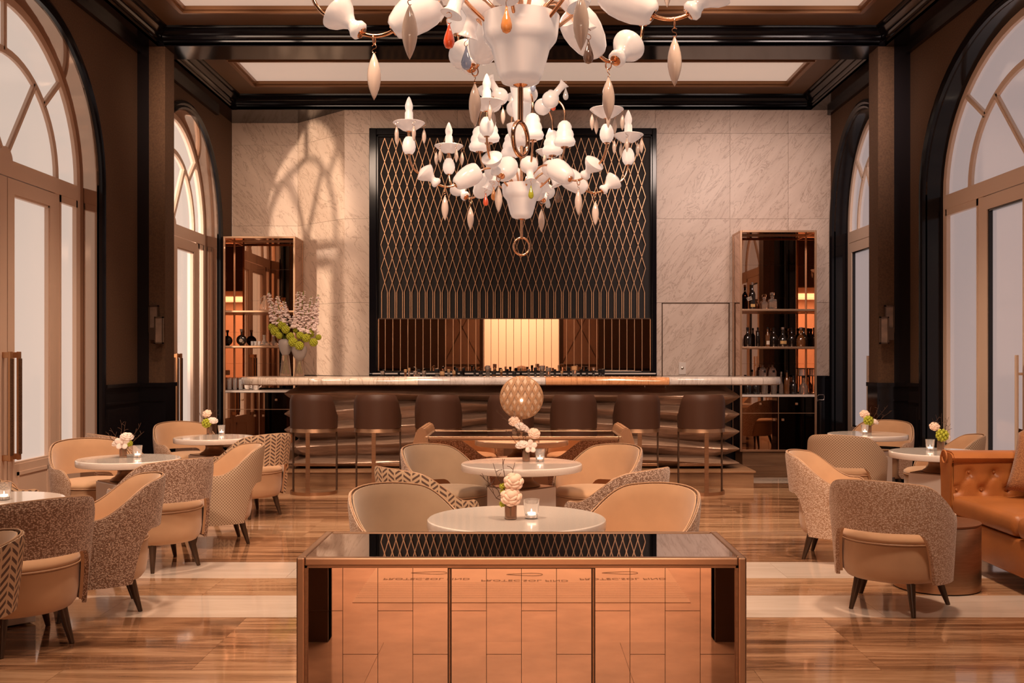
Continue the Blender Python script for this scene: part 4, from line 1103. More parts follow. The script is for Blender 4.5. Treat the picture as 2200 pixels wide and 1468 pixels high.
def make_inner(col1, col2):
    """the six shorter branches between the long ones: bell, lower flask and upper flask"""
    pts = bez([(.06, 0, 2.90), (.20, 0, 3.0), (.38, 0, 3.1), (.40, 0, 3.33)], 12)
    a = obj('branch', T(pts, .009, 10), 'gold', None, smooth=60)
    obj('bell_shade', L([(0, 3.33), (.05, 3.332), (.088, 3.345), (.098, 3.375), (.088, 3.40), (.078, 3.415), (.082, 3.44), (.074, 3.465), (.062, 3.485), (.064, 3.51), (.05, 3.54), (.025, 3.56), (0, 3.565)], 28, Matrix.Translation((.40, 0, 0))), 'opal_hot', a, smooth=60)
    obj('collar', L([(.034, 3.318), (.036, 3.33), (.01, 3.336)], 16, Matrix.Translation((.40, 0, 0))), 'gold', a, smooth=60)
    obj('upper_tube', T(bez([(.40, 0, 3.56), (.42, 0, 3.68), (.36, 0, 3.76), (.28, 0, 3.76)], 10), .009, 8), 'gold', a, smooth=60)
    flask(a, .27, 3.76, .40, 3.90, .078, col2)
    flask(a, .27, 3.14, .33, 2.985, .080, col1)
    return a
def chandelier(label, x, y, rot, ring_rot, arm_proto=None):
    c = thing('chandelier', label, 'chandelier', (x, y, 0), R(rot), 'white glass chandeliers')
    obj('rod', L([(.013, 2.53), (.013, 2.69), (.034, 2.70), (.03, 2.712), (.014, 2.715), (.014, 5.16), (0, 5.16)], 16), 'gold', c, smooth=50)
    obj('ceiling_cup', L([(.02, 4.95), (.06, 5.0), (.09, 5.10), (.095, 5.16), (0, 5.16)], 28), 'gold', c, smooth=50)
    rg = obj('ring', T([(.072*cos(2*pi*i/36), 0, 2.452+.078*sin(2*pi*i/36)) for i in range(36)], .0105, 10, True), 'gold', c, rot=(0, 0, R(ring_rot-rot)), smooth=60)
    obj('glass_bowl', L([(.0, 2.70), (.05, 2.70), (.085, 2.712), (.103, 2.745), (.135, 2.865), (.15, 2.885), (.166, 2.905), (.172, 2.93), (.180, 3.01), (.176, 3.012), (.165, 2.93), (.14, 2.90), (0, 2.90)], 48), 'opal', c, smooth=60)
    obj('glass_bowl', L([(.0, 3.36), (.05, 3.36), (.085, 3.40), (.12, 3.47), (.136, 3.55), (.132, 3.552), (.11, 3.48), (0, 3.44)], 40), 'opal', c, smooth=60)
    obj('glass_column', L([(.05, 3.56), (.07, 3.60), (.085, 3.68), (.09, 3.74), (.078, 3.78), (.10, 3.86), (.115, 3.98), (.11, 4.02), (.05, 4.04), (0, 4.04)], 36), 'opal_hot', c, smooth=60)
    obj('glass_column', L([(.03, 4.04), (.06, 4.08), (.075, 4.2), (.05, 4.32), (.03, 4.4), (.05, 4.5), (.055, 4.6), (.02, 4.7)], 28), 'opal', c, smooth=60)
    if arm_proto is None:
        a0 = make_arm(); i0 = [make_inner(DROPS[k], UPPER[k]) for k in range(6)]
    else: a0, i0 = [copy_tree(arm_proto[0])][0], [copy_tree(v) for v in arm_proto[1]]
    for k in range(6):
        a = a0 if k == 0 else copy_tree(a0); a.parent = c; a.rotation_euler = (0, 0, 2*pi*k/6)
        b_ = i0[k]; b_.parent = c; b_.rotation_euler = (0, 0, 2*pi*(k+.5)/6)
    return a0, i0
ap = chandelier('white glass and rose gold chandelier hanging before the lattice panel, seen whole', .0, 9.25, 14, 8)
chandelier('nearer white glass chandelier cut by the top of the picture, seen from below', -.005, 4.70, 50, 62, ap)

# ================================================================= VASES, POSIES, CANDLES
def ranunc(bm, c, r, tilt=(0, -.5, .5)):
    c = Vector(c); m0 = Matrix.Translation(c) @ Vector(tilt).to_track_quat('Z', 'Y').to_matrix().to_4x4()
    for ring, (n, rad, up, s) in enumerate(((1, 0, .0, .62), (4, .34, -.02, .6), (6, .58, -.12, .58), (7, .72, -.30, .55))):
        for k in range(n):
            a = 2*pi*(k+ring*.37)/n
            m = m0 @ Matrix.Translation((rad*r*cos(a), rad*r*sin(a), up*r)) @ Matrix.Rotation(a, 4, 'Z') @ Matrix.Rotation(R(35+ring*8)*(1 if ring else 0), 4, 'Y')
            mm = m @ Matrix.Diagonal((.42 if ring else 1, 1, 1.0, 1))
            sp_n = 8; rr_ = s*r*(.8 if ring else .85)
            lathe(bm, [(rr_*sin(pi*i/5), -rr_*.8*cos(pi*i/5)) for i in range(6)], sp_n, mm)
def orchid(bm, c, r):
    c = Vector(c); m0 = Matrix.Translation(c) @ Vector((.1, -1, .25)).to_track_quat('Z', 'Y').to_matrix().to_4x4()
    for k in range(5):
        a = 2*pi*k/5+.3
        m = m0 @ Matrix.Rotation(a, 4, 'Z') @ Matrix.Translation((r*.52, 0, 0)) @ Matrix.Rotation(R(-15), 4, 'Y') @ Matrix.Diagonal((1, .8, .22, 1))
        lathe(bm, [(r*.52*sin(pi*i/6), -r*.52*cos(pi*i/6)) for i in range(7)], 10, m)
    sphere(bm, c+Vector((0, -r*.2, 0)), r*.2, 6)
def greenball(bm, c, r, n=34):
    c = Vector(c); sphere(bm, c, r*.74, 8)
    for i in range(n):
        z = 1-2*(i+.5)/n; a = i*2.39996; q = sqrt(1-z*z); sphere(bm, c+Vector((q*cos(a), q*sin(a), z))*r*.8, r*.26, 6)
def twigs(bm, tips, base=(0, 0, .05)):
    for k, t in enumerate(tips):
        b_ = Vector(base); t = Vector(t); n = 6; pts = []; rnd = random.Random(k*13+int(t.x*1000))
        for i in range(n+1):
            f = i/n; p = b_.lerp(t, f)+Vector((rnd.uniform(-1, 1), rnd.uniform(-1, 1), rnd.uniform(-.6, .6)))*.010*(1 if 0 < i < n else 0); pts.append(p)
        tube(bm, pts, .0016, 5, rr=[.0026*(1-.55*i/n) for i in range(n+1)])
        for j in (3, 4, 5):
            d = Vector((rnd.uniform(-1, 1), rnd.uniform(-.6, .6), rnd.uniform(.2, 1))).normalized()*.035; tube(bm, [pts[j], pts[j]+d*.5+Vector((0, 0, .004)), pts[j]+d], .0015, 4)
def posy(label, x, y, z, blooms, tips, vase_r=.026, vase_h=.085):
    v = thing('bud_vase', label.replace('posy', 'bud vase under the posy') if False else 'small ribbed amber glass vase '+label[0], 'vase', (x, y, z), 0, 'table vases')
    n = 40; bm = bmesh.new(); prof = [(.0, 0), (vase_r*.95, 0), (vase_r, .004), (vase_r, vase_h*.8), (vase_r*.72, vase_h*.93), (vase_r*.72, vase_h), (vase_r*.62, vase_h), (vase_r*.62, vase_h*.92), (vase_r*.88, vase_h*.78), (vase_r*.88, .01), (0, .01)]
    rings = []
    vs = lathe(bm, prof, n)
    for vv in vs:
        rr_ = Vector((vv.co.x, vv.co.y)).length
        if rr_ > vase_r*.93 and .003 < vv.co.z < vase_h*.82:
            a = round(atan2(vv.co.y, vv.co.x)/(2*pi/n)); k = 1 if a % 2 == 0 else .95; vv.co.x *= k; vv.co.y *= k
    obj('glass', bm, 'glass_amber', v, smooth=50)
    f = thing('flower_posy', 'posy of '+label[1], 'flowers', (x, y, z), 0, 'table posies')
    stems = bmesh.new()
    for k, (kind, dx_, dz_, r, *dy) in enumerate(blooms):
        r *= 1.14 if kind != 'G' else 1
        dy = dy[0] if dy else -.012*(k % 2); bm = bmesh.new()
        if kind == 'r': ranunc(bm, (dx_, dy, dz_), r, (dx_*3, -.75, .6)); mt, nm = 'petal', 'blossom'
        elif kind == 'w': ranunc(bm, (dx_, dy, dz_), r, (dx_*6, -.3, .8)); mt, nm = 'petal_white', 'blossom'
        elif kind == 'o': orchid(bm, (dx_, dy, dz_), r); mt, nm = 'petal_white', 'blossom'
        elif kind == 'g': greenball(bm, (dx_, dy, dz_), r); mt, nm = 'green_fl', 'green_bloom'
        elif kind == 'G':
            for q in range(4): greenball(bm, (dx_+.004*((q*7) % 3-1), dy, dz_+r*(1.5-q)*.95), r*.55, 18)
            mt, nm = 'green_fl', 'green_bloom'
        obj(nm, bm, mt, f, smooth=180)
        tube(stems, [(0, 0, .015), (dx_*.25, dy*.5, vase_h), (dx_, dy, dz_-r*.3)], .0024, 5)
    obj('stem', stems, 'leaf', f, smooth=60)
    if tips:
        bm = bmesh.new(); twigs(bm, tips); obj('twig', bm, 'twig', f, smooth=60)
def candle_glass(label, x, y, z, r=.039, h=.094):
    t = thing('candle_glass', label, 'candle holder', (x, y, z), 0, 'candle glasses'); n = 24; bm = bmesh.new()
    prof = [(0, 0), (r*.78, 0), (r*.80, .012), (r*.84, .03), (r, h), (r*.93, h), (r*.76, .03), (r*.70, .018), (0, .016)]
    vs = lathe(bm, prof, n)
    for vv in vs:
        rr_ = Vector((vv.co.x, vv.co.y)).length
        if rr_ > r*.77 and .02 < vv.co.z < h*.99:
            pass
        if rr_ > r*.5:
            a = round(atan2(vv.co.y, vv.co.x)/(2*pi/n)); k = 1 if a % 2 == 0 else (.94 if vv.co.z < h*.9 else 1); vv.co.x *= k; vv.co.y *= k
    obj('glass', bm, 'glass', t, smooth=30)
    c = obj('tealight', L([(0, .018), (r*.5, .018), (r*.52, .030), (0, .031)], 16), 'candle', t, smooth=40)
    obj('flame', L([(0, .032), (.0025, .035), (.003, .040), (.0015, .045), (0, .048)], 8), 'flame', c, smooth=180)
TZ = .670
posy(('on the largest front table', 'two blush ranunculus and a green spray on the largest front table'), -.052, 4.93, TZ, [('r', .014, .186, .043), ('r', .002, .118, .046, -.03), ('G', -.036, .115, .030, .01)], [(-.085, 0, .27), (-.14, .02, .22), (.02, .03, .27), (-.04, .02, .29), (-.12, -.02, .17)], .029, .088)
candle_glass('faceted clear candle glass with a glow, on the largest front table', .048, 4.95, TZ, .040, .094)
posy(('on the middle table', 'blush and white orchid blossoms on the middle table'), .034, 7.66, TZ, [('r', .062, .215, .042), ('w', -.035, .135, .044), ('o', .032, .115, .046, -.03)], [(-.09, 0, .26), (-.16, .02, .24), (-.05, .02, .29), (.0, .02, .2)], .028, .09)
candle_glass('faceted clear candle glass on the middle table', .138, 7.66, TZ)
posy(('on the second console below the disc lamp', 'blush ranunculus and white petals on the second console below the disc lamp'), -.060, 8.90, .784, [('r', -.005, .115, .045), ('w', .055, .075, .052), ('w', .10, .05, .04)], [(-.10, 0, .14), (-.16, .02, .20), (-.13, .02, .25), (.0, .03, .2)], .024, .05)
posy(('on the table by the left cabinet', 'one blush and one white blossom over a green pompom by the left cabinet'), -3.157, 10.36, TZ, [('r', -.028, .215, .042), ('w', .038, .150, .048), ('g', -.018, .115, .042, -.04)], [(-.06, 0, .27), (.03, .02, .29), (.07, .0, .30), (.09, .01, .25), (-.10, 0, .22)], .028, .09)
candle_glass('faceted clear candle glass on the table by the left cabinet', -3.035, 10.36, TZ)
posy(('on the round table before the daylit doors', 'open orchids with long branching twigs before the daylit doors'), -3.105, 7.98, TZ, [('w', .032, .17, .046), ('o', .005, .118, .052, -.03), ('w', -.05, .12, .038), ('g', .055, .11, .022)], [(-.10, 0, .23), (-.03, .02, .29), (.02, .0, .28), (.14, .0, .27), (.16, .01, .20), (-.14, .01, .20), (.10, .02, .22)], .028, .09)
candle_glass('faceted clear candle glass on the round table before the daylit doors', -2.99, 7.97, TZ)
candle_glass('faceted clear candle glass at the left picture edge', -2.83, 5.60, TZ)
posy(('on the rearmost right table', 'blush blossoms around a green pompom on the rearmost right table'), 3.605, 10.62, TZ, [('r', -.045, .195, .045), ('g', -.02, .125, .046, -.04), ('w', .06, .12, .04)], [(.10, 0, .29), (.20, .02, .28), (.24, .0, .23), (.03, .02, .27)], .024, .085)
candle_glass('faceted clear candle glass on the rearmost right table', 3.50, 10.44, TZ)
posy(('on the table at the end of the cognac sofa', 'one blush blossom and a green pompom at the end of the cognac sofa'), 3.510, 8.58, TZ, [('r', -.048, .205, .038), ('g', -.002, .13, .047, -.04), ('w', .05, .125, .035)], [(-.07, 0, .27), (.02, .02, .31), (.07, .0, .28), (.09, .01, .22), (-.04, 0, .30)], .028, .09)
candle_glass('faceted clear candle glass at the end of the cognac sofa', 3.415, 8.56, TZ)

# ---- woven disc lamp on the second console
lm = thing('table_lamp', 'table lamp with round woven rattan disc shade on the second console', 'lamp', (0, 9.0, .784))
obj('base', L([(0, 0), (.075, 0), (.075, .012), (.012, .02), (0, .02)], 28), 'frame_gold', lm, smooth=40)
obj('stem', L([(.009, .01), (.009, .20)], 12), 'frame_gold', lm, smooth=40)
RS = .187; zc = .312
def on_disc(u, v):   # point on a thick lens shape
    r2 = min(1, u*u+v*v); return Vector((u*RS, -.075*sqrt(1-r2), zc+v*RS))
bm = bmesh.new(); sphere(bm, (0, 0, zc), RS*.985, 32, (1, .075/RS*.9, 1)); obj('woven_shade', bm, 'rattan_light', lm, smooth=180)
for fb in (-1, 1):
    for dirn in (1, -1):
        for k in range(-3, 4):
            off = k*.29+.08; a = R(62)*dirn; tx, ty = cos(a), sin(a); nx, ny = -ty, tx; bm = bmesh.new(); prev = None
            h = sqrt(max(0, .985-off*off)) if abs(off) < .99 else 0
            if h < .15: continue
            for i in range(21):
                s = -h+2*h*i/20; pr2 = []
                for w in (-.055, .055):
                    u, v = tx*s+nx*(off+w), ty*s+ny*(off+w); l = sqrt(u*u+v*v)
                    if l > .998: u, v = u/l*.998, v/l*.998
                    p = on_disc(u, v); p.y = fb*(-p.y)*1.0+fb*(.004+.002*(dirn > 0)); pr2.append(bm.verts.new(p))
                if prev: bm.faces.new((prev[0], prev[1], pr2[1], pr2[0]))
                prev = pr2
            obj('woven_band', bm, 'rattan', lm, smooth=180)
obj('rim', T([(RS*cos(2*pi*i/48), 0, zc+RS*sin(2*pi*i/48)) for i in range(48)], .005, 8, True), 'rattan', lm, smooth=60)
bm = bmesh.new(); sphere(bm, (0, -.088, zc-.02), .012, 10); obj('bulb', bm, 'bulb', lm, smooth=180)

# ================================================================= BIG FLOWER VASES ON THE BAR
def big_vase(lbl, x, y, h, br, cone, heads, spikes, flbl):
    v = thing('flower_vase', lbl, 'vase', (x, y, 1.225), 0); zn = h*.60
    obj('glass_stem', L([(0, 0), (cone, 0), (cone*.97, .01), (cone*.62, zn*.92), (cone*.55, zn)], 32), 'glass_amber', v, smooth=60)
    obj('frosted_bulb', L([(cone*.50, zn-.02), (br*.75, zn+.035), (br, zn+.10), (br*.98, zn+.15), (br*.82, h-.01), (br*.6, h), (br*.5, h-.01), (br*.7, zn+.14), (cone*.4, zn)], 32), 'glass_frost', v, smooth=60)
    bm = bmesh.new()
    for k in range(7):
        a = k*.9; tube(bm, [(cone*.5*cos(a+2), cone*.5*sin(a+2), .03), (cone*.2*cos(a), cone*.2*sin(a), zn), (br*.4*cos(a), br*.4*sin(a), h)], .004, 5)
    f = thing('flower_arrangement', flbl, 'flowers', (x, y, 1.225), 0)
    obj('stem', bm, 'leaf', f, smooth=60)
    for (dx_, dy_, dz_, r) in heads: bm = bmesh.new(); greenball(bm, (dx_, dy_, dz_), r, 46); obj('green_bloom', bm, 'green_fl', f, smooth=180)
    for q, (dx_, dz0, tx, tz, wd) in enumerate(spikes):
        bm = bmesh.new(); rnd = random.Random(q+int(x*100)); N_ = 64
        for i in range(N_):
            t = i/N_; w = wd*1.15*(1-t*.82)+.008; a = i*2.4+rnd.uniform(-1.2, 1.2); p = Vector((dx_+(tx-dx_)*t+w*cos(a)*rnd.uniform(.5, 1), w*sin(a)*rnd.uniform(.5, 1)*.9, dz0+(tz-dz0)*t+rnd.uniform(-.012, .012))); r = .023*(1-.5*t)*rnd.uniform(.7, 1.2)
            for s in range(3):
                b_ = a+s*2.1; sphere(bm, p+Vector((cos(b_), sin(b_), .3*s))*r*.55, r*.72, 5, (1, 1, .7))
        sp_ = obj('flower_spike', bm, 'lil', f, smooth=180)
        obj('spike_stem', T([(0, 0, h*.9), ((dx_)*.8, 0, dz0), (tx, 0, tz+.01)], .004, 5), 'leaf', sp_, smooth=60)
big_vase('tall glass vase with slim foot and frosted bulb, left one on the bar', -2.77, 12.02, .44, .083, .068,
  [(-.115, -.03, .53, .055), (-.03, -.05, .60, .05), (-.16, .0, .58, .045), (-.10, .05, .66, .04), (.02, -.08, .55, .05), (-.06, -.06, .48, .04)],
  [(-.06, .60, -.10, .93, .06), (-.13, .62, -.20, .98, .035), (.0, .62, -.02, .88, .06)], 'arrangement of pale flower spikes and green pompoms in the taller bulb vase')
big_vase('shorter glass vase with slim foot and frosted bulb, right one on the bar', -2.60, 11.98, .335, .090, .060,
  [(-.06, -.06, .40, .055), (.02, -.09, .36, .052), (.09, -.05, .45, .05), (.17, -.02, .40, .05), (-.10, -.02, .47, .048), (.02, -.05, .48, .045), (.13, .02, .50, .042), (.22, .02, .46, .035), (-.04, .03, .55, .045), (.02, .04, .54, .035)],
  [(.0, .55, .05, .99, .055), (.08, .50, .14, .93, .058), (.14, .50, .20, .86, .052), (-.04, .56, -.01, .99, .05), (.04, .52, .08, .84, .06), (.17, .56, .22, .95, .025)], 'arrangement of pink white flower spikes and green pompoms in the shorter bulb vase')

# ================================================================= BOTTLES AND GLASSES
PROF = {
 'tall': [(0, 0), (.036, 0), (.038, .006), (.038, .18), (.032, .205), (.014, .235), (.013, .285), (.016, .287), (.016, .295)],
 'squat': [(0, 0), (.05, 0), (.056, .02), (.055, .10), (.045, .14), (.018, .17), (.014, .21), (.018, .212), (.018, .22)],
 'bell': [(0, 0), (.05, 0), (.06, .02), (.06, .07), (.048, .12), (.022, .155), (.016, .20), (.022, .215), (.022, .222)],
 'slim': [(0, 0), (.028, 0), (.030, .01), (.028, .12), (.012, .18), (.010, .27), (.013, .275)],
}
def bottle(kind, mt, cap, label, cat, x, y, z, grp=None, s=1.0, lab=None, name='bottle', h=1.0):
    b_ = thing(name, label, cat, (x, y, z), 0, grp)
    pf = [(r*s, q*s*h) for r, q in PROF[kind]]; zt_ = pf[-1][1]; rt = pf[-1][0]
    obj('body', L(pf, 20), mt, b_, smooth=50)
    obj('cap', L([(rt*.95, zt_), (rt*1.02, zt_+.002), (rt*1.02, zt_+.03*s), (0, zt_+.032*s)], 14), cap, b_, smooth=40)
    if lab:
        bm = bmesh.new(); r = pf[3][0]+.0012; z0, z1 = pf[2][1]+.03*s, pf[2][1]+.09*s
        if kind == 'bell' or kind == 'squat': r = pf[3][0]+.001; z0, z1 = .035*s, .075*s
        g = []
        for i in range(9):
            a = -pi/2-.75+1.5*i/8; g.append([bm.verts.new((r*cos(a), r*sin(a), zz)) for zz in (z0, z1)])
        for p, q in zip(g, g[1:]): bm.faces.new((p[0], q[0], q[1], p[1]))
        obj('label', bm, lab, b_, smooth=180)
    return b_
def round_bottle(label, x, y, z, seal, s=1.0, grp=None):
    b_ = thing('bottle', label, 'bottle', (x, y, z), 0, grp); bm = bmesh.new()
    R_ = .072*s; lathe(bm, [(R_*sin(pi*i/16), -R_*cos(pi*i/16)) for i in range(17)], 28, Matrix.Translation((0, 0, R_+.006)) @ Matrix.Diagonal((1, .5, 1, 1)))
    lathe(bm, [(.028*s, 0), (.028*s, .012)], 16); lathe(bm, [(.014*s, 2*R_), (.013*s, 2*R_+.05), (.013*s, 2*R_+.052)], 14)
    obj('body', bm, 'bottle_dark', b_, smooth=50)
    obj('cap', L([(.018*s, 2*R_+.05), (.024*s, 2*R_+.085*s), (0, 2*R_+.087*s)], 14), 'cap_black' if not seal else 'cap_metal', b_, smooth=40)
    if seal: obj('seal', L([(0, 0), (.026, 0), (.026, .003), (0, .004)], 20, axis_mtx((0, -.036*s, R_), (0, -1, R_))), 'label_paper', b_, smooth=40)
def tumbler(label, x, y, z, r=.032, h=.09, grp=None, name='drinking_glass'):
    o = obj(name, L([(0, 0), (r*.85, 0), (r*.86, .006), (r, h), (r*.94, h), (r*.80, .012), (0, .012)], 18), 'glass', None, (x, y, z), smooth=40); tag(o, label, 'glass', grp); return o
def XP(px, Y): return (px-1120.5)*Y/2200
ORD = 'first second third fourth fifth sixth'.split()
# left cabinet (shelves at y 14.6-15.05)
Y = 14.80
for px, sgl, lb in ((486, True, 'round black bottle touching the left frame of the left cabinet'), (519, True, 'round black bottle with a white seal on the left cabinet shelf')):
    round_bottle(lb, XP(px, Y), Y, 1.617, sgl, 1.05)
for k, px in enumerate((542, 549, 557)): tumbler('small shot glass on the left cabinet middle shelf, %s' % ('next to the sealed round bottle', 'between two others', 'next to the flared carafes')[k], XP(px, 14.75), 14.75, 1.617, .022, .065, 'shot glasses in the left cabinet')
for k, px in enumerate((570, 583)):
    o = thing('wine_carafe', ('flared clear carafe beside the shot glasses in the left cabinet', 'second flared clear carafe, half behind the flowers, left cabinet')[k], 'carafe', (XP(px, 14.8)+.01*k, 14.74+.15*k, 1.617))
    obj('body', L([(0, .003), (.062, .003), (.070, .014), (.05, .04), (.022, .085), (.018, .12), (.026, .155), (.024, .155), (.015, .12), (.018, .086), (.045, .045), (0, .012)], 24), 'bottle_clear', o, smooth=60)
for k, px in enumerate((572, 594)):
    o = thing('decanter', ('fluted glass decanter on the top shelf of the left cabinet', 'second fluted decanter on the top shelf, behind the white flower spikes')[k], 'decanter', (XP(px, 14.8), 14.75+.15*k, 2.12))
    bm = bmesh.new(); vs = lathe(bm, [(0, 0), (.07, 0), (.085, .012), (.075, .06), (.05, .12), (.03, .155), (.026, .19), (.034, .215), (.03, .22), (.02, .19), (0, .15)], 32)
    for vv in vs:
        a = round(atan2(vv.co.y, vv.co.x)/(2*pi/32))
        if a % 4 == 0: vv.co.x *= .88; vv.co.y *= .88
    obj('body', bm, 'glass_amber', o, smooth=50)
    obj('handle', T([(-.03, 0, .20), (-.065, 0, .18), (-.07, 0, .12), (-.055, 0, .09)], .006, 8), 'bottle_clear', o, smooth=60)
for r_ in range(2):
    for k in range(3 if r_ == 0 else 6): tumbler('%s tall clear glass from the frame, %s rank on the left cabinet ledge' % (ORD[k], ('front', 'rear')[r_]), XP(494+k*12.0, 14.70+.13*r_), 14.68+.13*r_, .982, .034, .15 if r_ == 0 else .17, 'tall glasses on the left cabinet ledge')
cp = thing('coffee_cup', 'white coffee cup on its saucer on the ledge under the bar end', 'cup', (XP(531, 14.63), 14.64, .982))
obj('cup', L([(0, .012), (.025, .012), (.038, .03), (.044, .075), (.041, .075), (.034, .03), (0, .02)], 24), 'porcelain', cp, smooth=50)
obj('handle', T([(.040, 0, .065), (.062, 0, .06), (.062, 0, .035), (.038, 0, .03)], .005, 8), 'porcelain', cp, smooth=60)
o = obj('saucer', L([(0, 0), (.035, 0), (.075, .012), (.073, .014), (.035, .006), (0, .006)], 28), 'porcelain', None, (XP(531, 14.63), 14.64, .982), smooth=60); cp.location.z = .9815+.004; tag(o, 'white saucer under the coffee cup on the left cabinet ledge', 'saucer')
jg = thing('milk_jug', 'small white jug with a loop handle beside the coffee cup', 'jug', (XP(548, 14.7), 14.74, .982))
obj('body', L([(0, 0), (.04, 0), (.045, .02), (.04, .08), (.045, .10), (.041, .10), (.036, .08), (0, .01)], 24), 'porcelain', jg, smooth=50)
obj('handle', T([(.04, 0, .09), (.075, 0, .085), (.078, 0, .05), (.042, 0, .03)], .006, 8), 'porcelain', jg, smooth=60)
# right cabinet
Y = 14.10
b_ = bottle('tall', 'bottle_dark', 'cap_metal', 'square dark whisky bottle with slanted white stripes, top shelf right cabinet', 'bottle', XP(1616, Y), Y, 2.107, s=1.15)
for k in range(3): obj('stripe', B(-.035, .035, -.047, -.0445, .17-.018*k, .178-.018*k, mtx=Matrix.Translation((0, 0, .0))), 'label_paper', b_, rot=(0, R(-18) if True else 0, 0))
obj('label', B(-.03, .03, -.047, -.0445, .035, .075), 'label_gold', b_)
for px, lb in ((1642, 'cut glass decanter with stopper, left one on the top shelf of the right cabinet'), (1659, 'larger cut glass decanter with square body on the top shelf of the right cabinet')):
    o = thing('decanter', lb, 'decanter', (XP(px, Y), Y, 2.107)); s = .8 if px < 1650 else 1.1; bm = bmesh.new(); box(bm, -.05*s, .05*s, -.05*s, .05*s, 0, .13*s, .014*s); lathe(bm, [(.028*s, .125*s), (.018*s, .15*s), (.026*s, .165*s), (.026*s, .172*s)], 16); obj('body', bm, 'bottle_clear', o, smooth=40)
    obj('cut_band', B(-.051*s, .051*s, -.051*s, .051*s, .02*s, .10*s, .014*s), 'glass_amber', o, smooth=30)
    obj('stopper', L([(.012*s, .17*s), (.03*s, .185*s), (.03*s, .21*s), (.0, .22*s)], 12), 'bottle_clear', o, smooth=40)
sh2 = [(1604, 'squat', 'bottle_dark', 'cap_black', None, 'squat black bottle first on the middle shelf, right cabinet'), (1631, 'tall', 'bottle_dark', 'cap_black', None, 'straight black bottle second on the middle shelf, right cabinet'),
       (1647, 'tall', 'bottle_amber', 'cap_black', 'label_paper', 'amber bottle with a pale label on the middle shelf, right cabinet'), (1665, 'squat', 'bottle_dark', 'cap_black', None, 'plain dark shouldered bottle left of the gold sealed one'),
       (1679, 'bell', 'bottle_dark', 'cap_metal', 'label_gold', 'round shouldered bottle with a gold seal on the middle shelf'), (1704, 'squat', 'bottle_dark', 'cap_black', None, 'black bottle outlined against the copper reflection, first of three'),
       (1718, 'bell', 'bottle_amber', 'cap_metal', None, 'globe shaped dark bottle against the copper reflection'), (1730, 'squat', 'bottle_dark', 'cap_black', None, 'black bottle right of the globe shaped one, by the frame')]
for q_, (px, kd, mt, cpm, lab, lb) in enumerate(sh2): bottle(kd, mt, cpm, lb, 'bottle', XP(px, Y), Y-.06+.14*(q_ % 2), 1.597, s=1.05 if kd != 'tall' else .82, lab=lab)
lg = [(1606, 'squat', 'bottle_dark'), (1624, 'squat', 'bottle_dark'), (1641, 'tall', 'bottle_clear'), (1664, 'tall', 'bottle_clear'), (1678, 'slim', 'bottle_clear'), (1690, 'tall', 'bottle_amber'), (1706, 'squat', 'bottle_dark'), (1726, 'bell', 'bottle_clear')]
ln = ['short black bottle half hidden under the bar top end, right cabinet ledge', 'second short black bottle below the bar top end, right cabinet', 'clear straight bottle below the bar top end, right cabinet ledge', 'clear bottle with dark cap just past the bar top end',
      'slim clear pointed bottle past the bar top end', 'short amber bottle beside the slim pointed one', 'oval black flask on the right cabinet ledge', 'clear round flask nearest the frame, right cabinet ledge']
for (px, kd, mt), lb in zip(lg, ln): bottle(kd, mt, 'cap_metal' if kd == 'slim' else 'cap_black', lb, 'bottle', XP(px, 14.0), 13.94+.05*(px % 3), .947, s=1.0)
for px, lb, hh in ((1640, 'glass dome with dark contents behind the bar top end', .20), (1661, 'clear glass dome with a pointed knob behind the bar top end', .22)):
    o = thing('glass_dome', lb, 'dome', (XP(px, 14.2), 14.24, .947))
    obj('stand', L([(0, 0), (.04, 0), (.02, .02), (.02, .20), (.055, .22), (0, .222)], 20), 'bronze_dark', o, smooth=40)
    obj('dome', L([(.055, .222), (.055, .30), (.04, .35), (.01, .372), (.01, .38), (.014, .39), (0, .40)], 20), 'bottle_clear', o, smooth=60)
o = thing('lantern', 'steel framed glass brewing lantern near the right cabinet frame', 'lantern', (XP(1726, 14.2), 14.26, .947))
obj('post', L([(0, 0), (.05, 0), (.05, .01), (.008, .02), (.008, .24), (0, .24)], 16), 'steel', o, smooth=40); obj('glass_cylinder', L([(.035, .24), (.045, .25), (.045, .34), (.04, .34), (.04, .25), (0, .245)], 20), 'glass', o, smooth=40); obj('lid', L([(0, .34), (.052, .34), (.052, .352), (0, .352)], 20), 'cap_black', o, smooth=40)
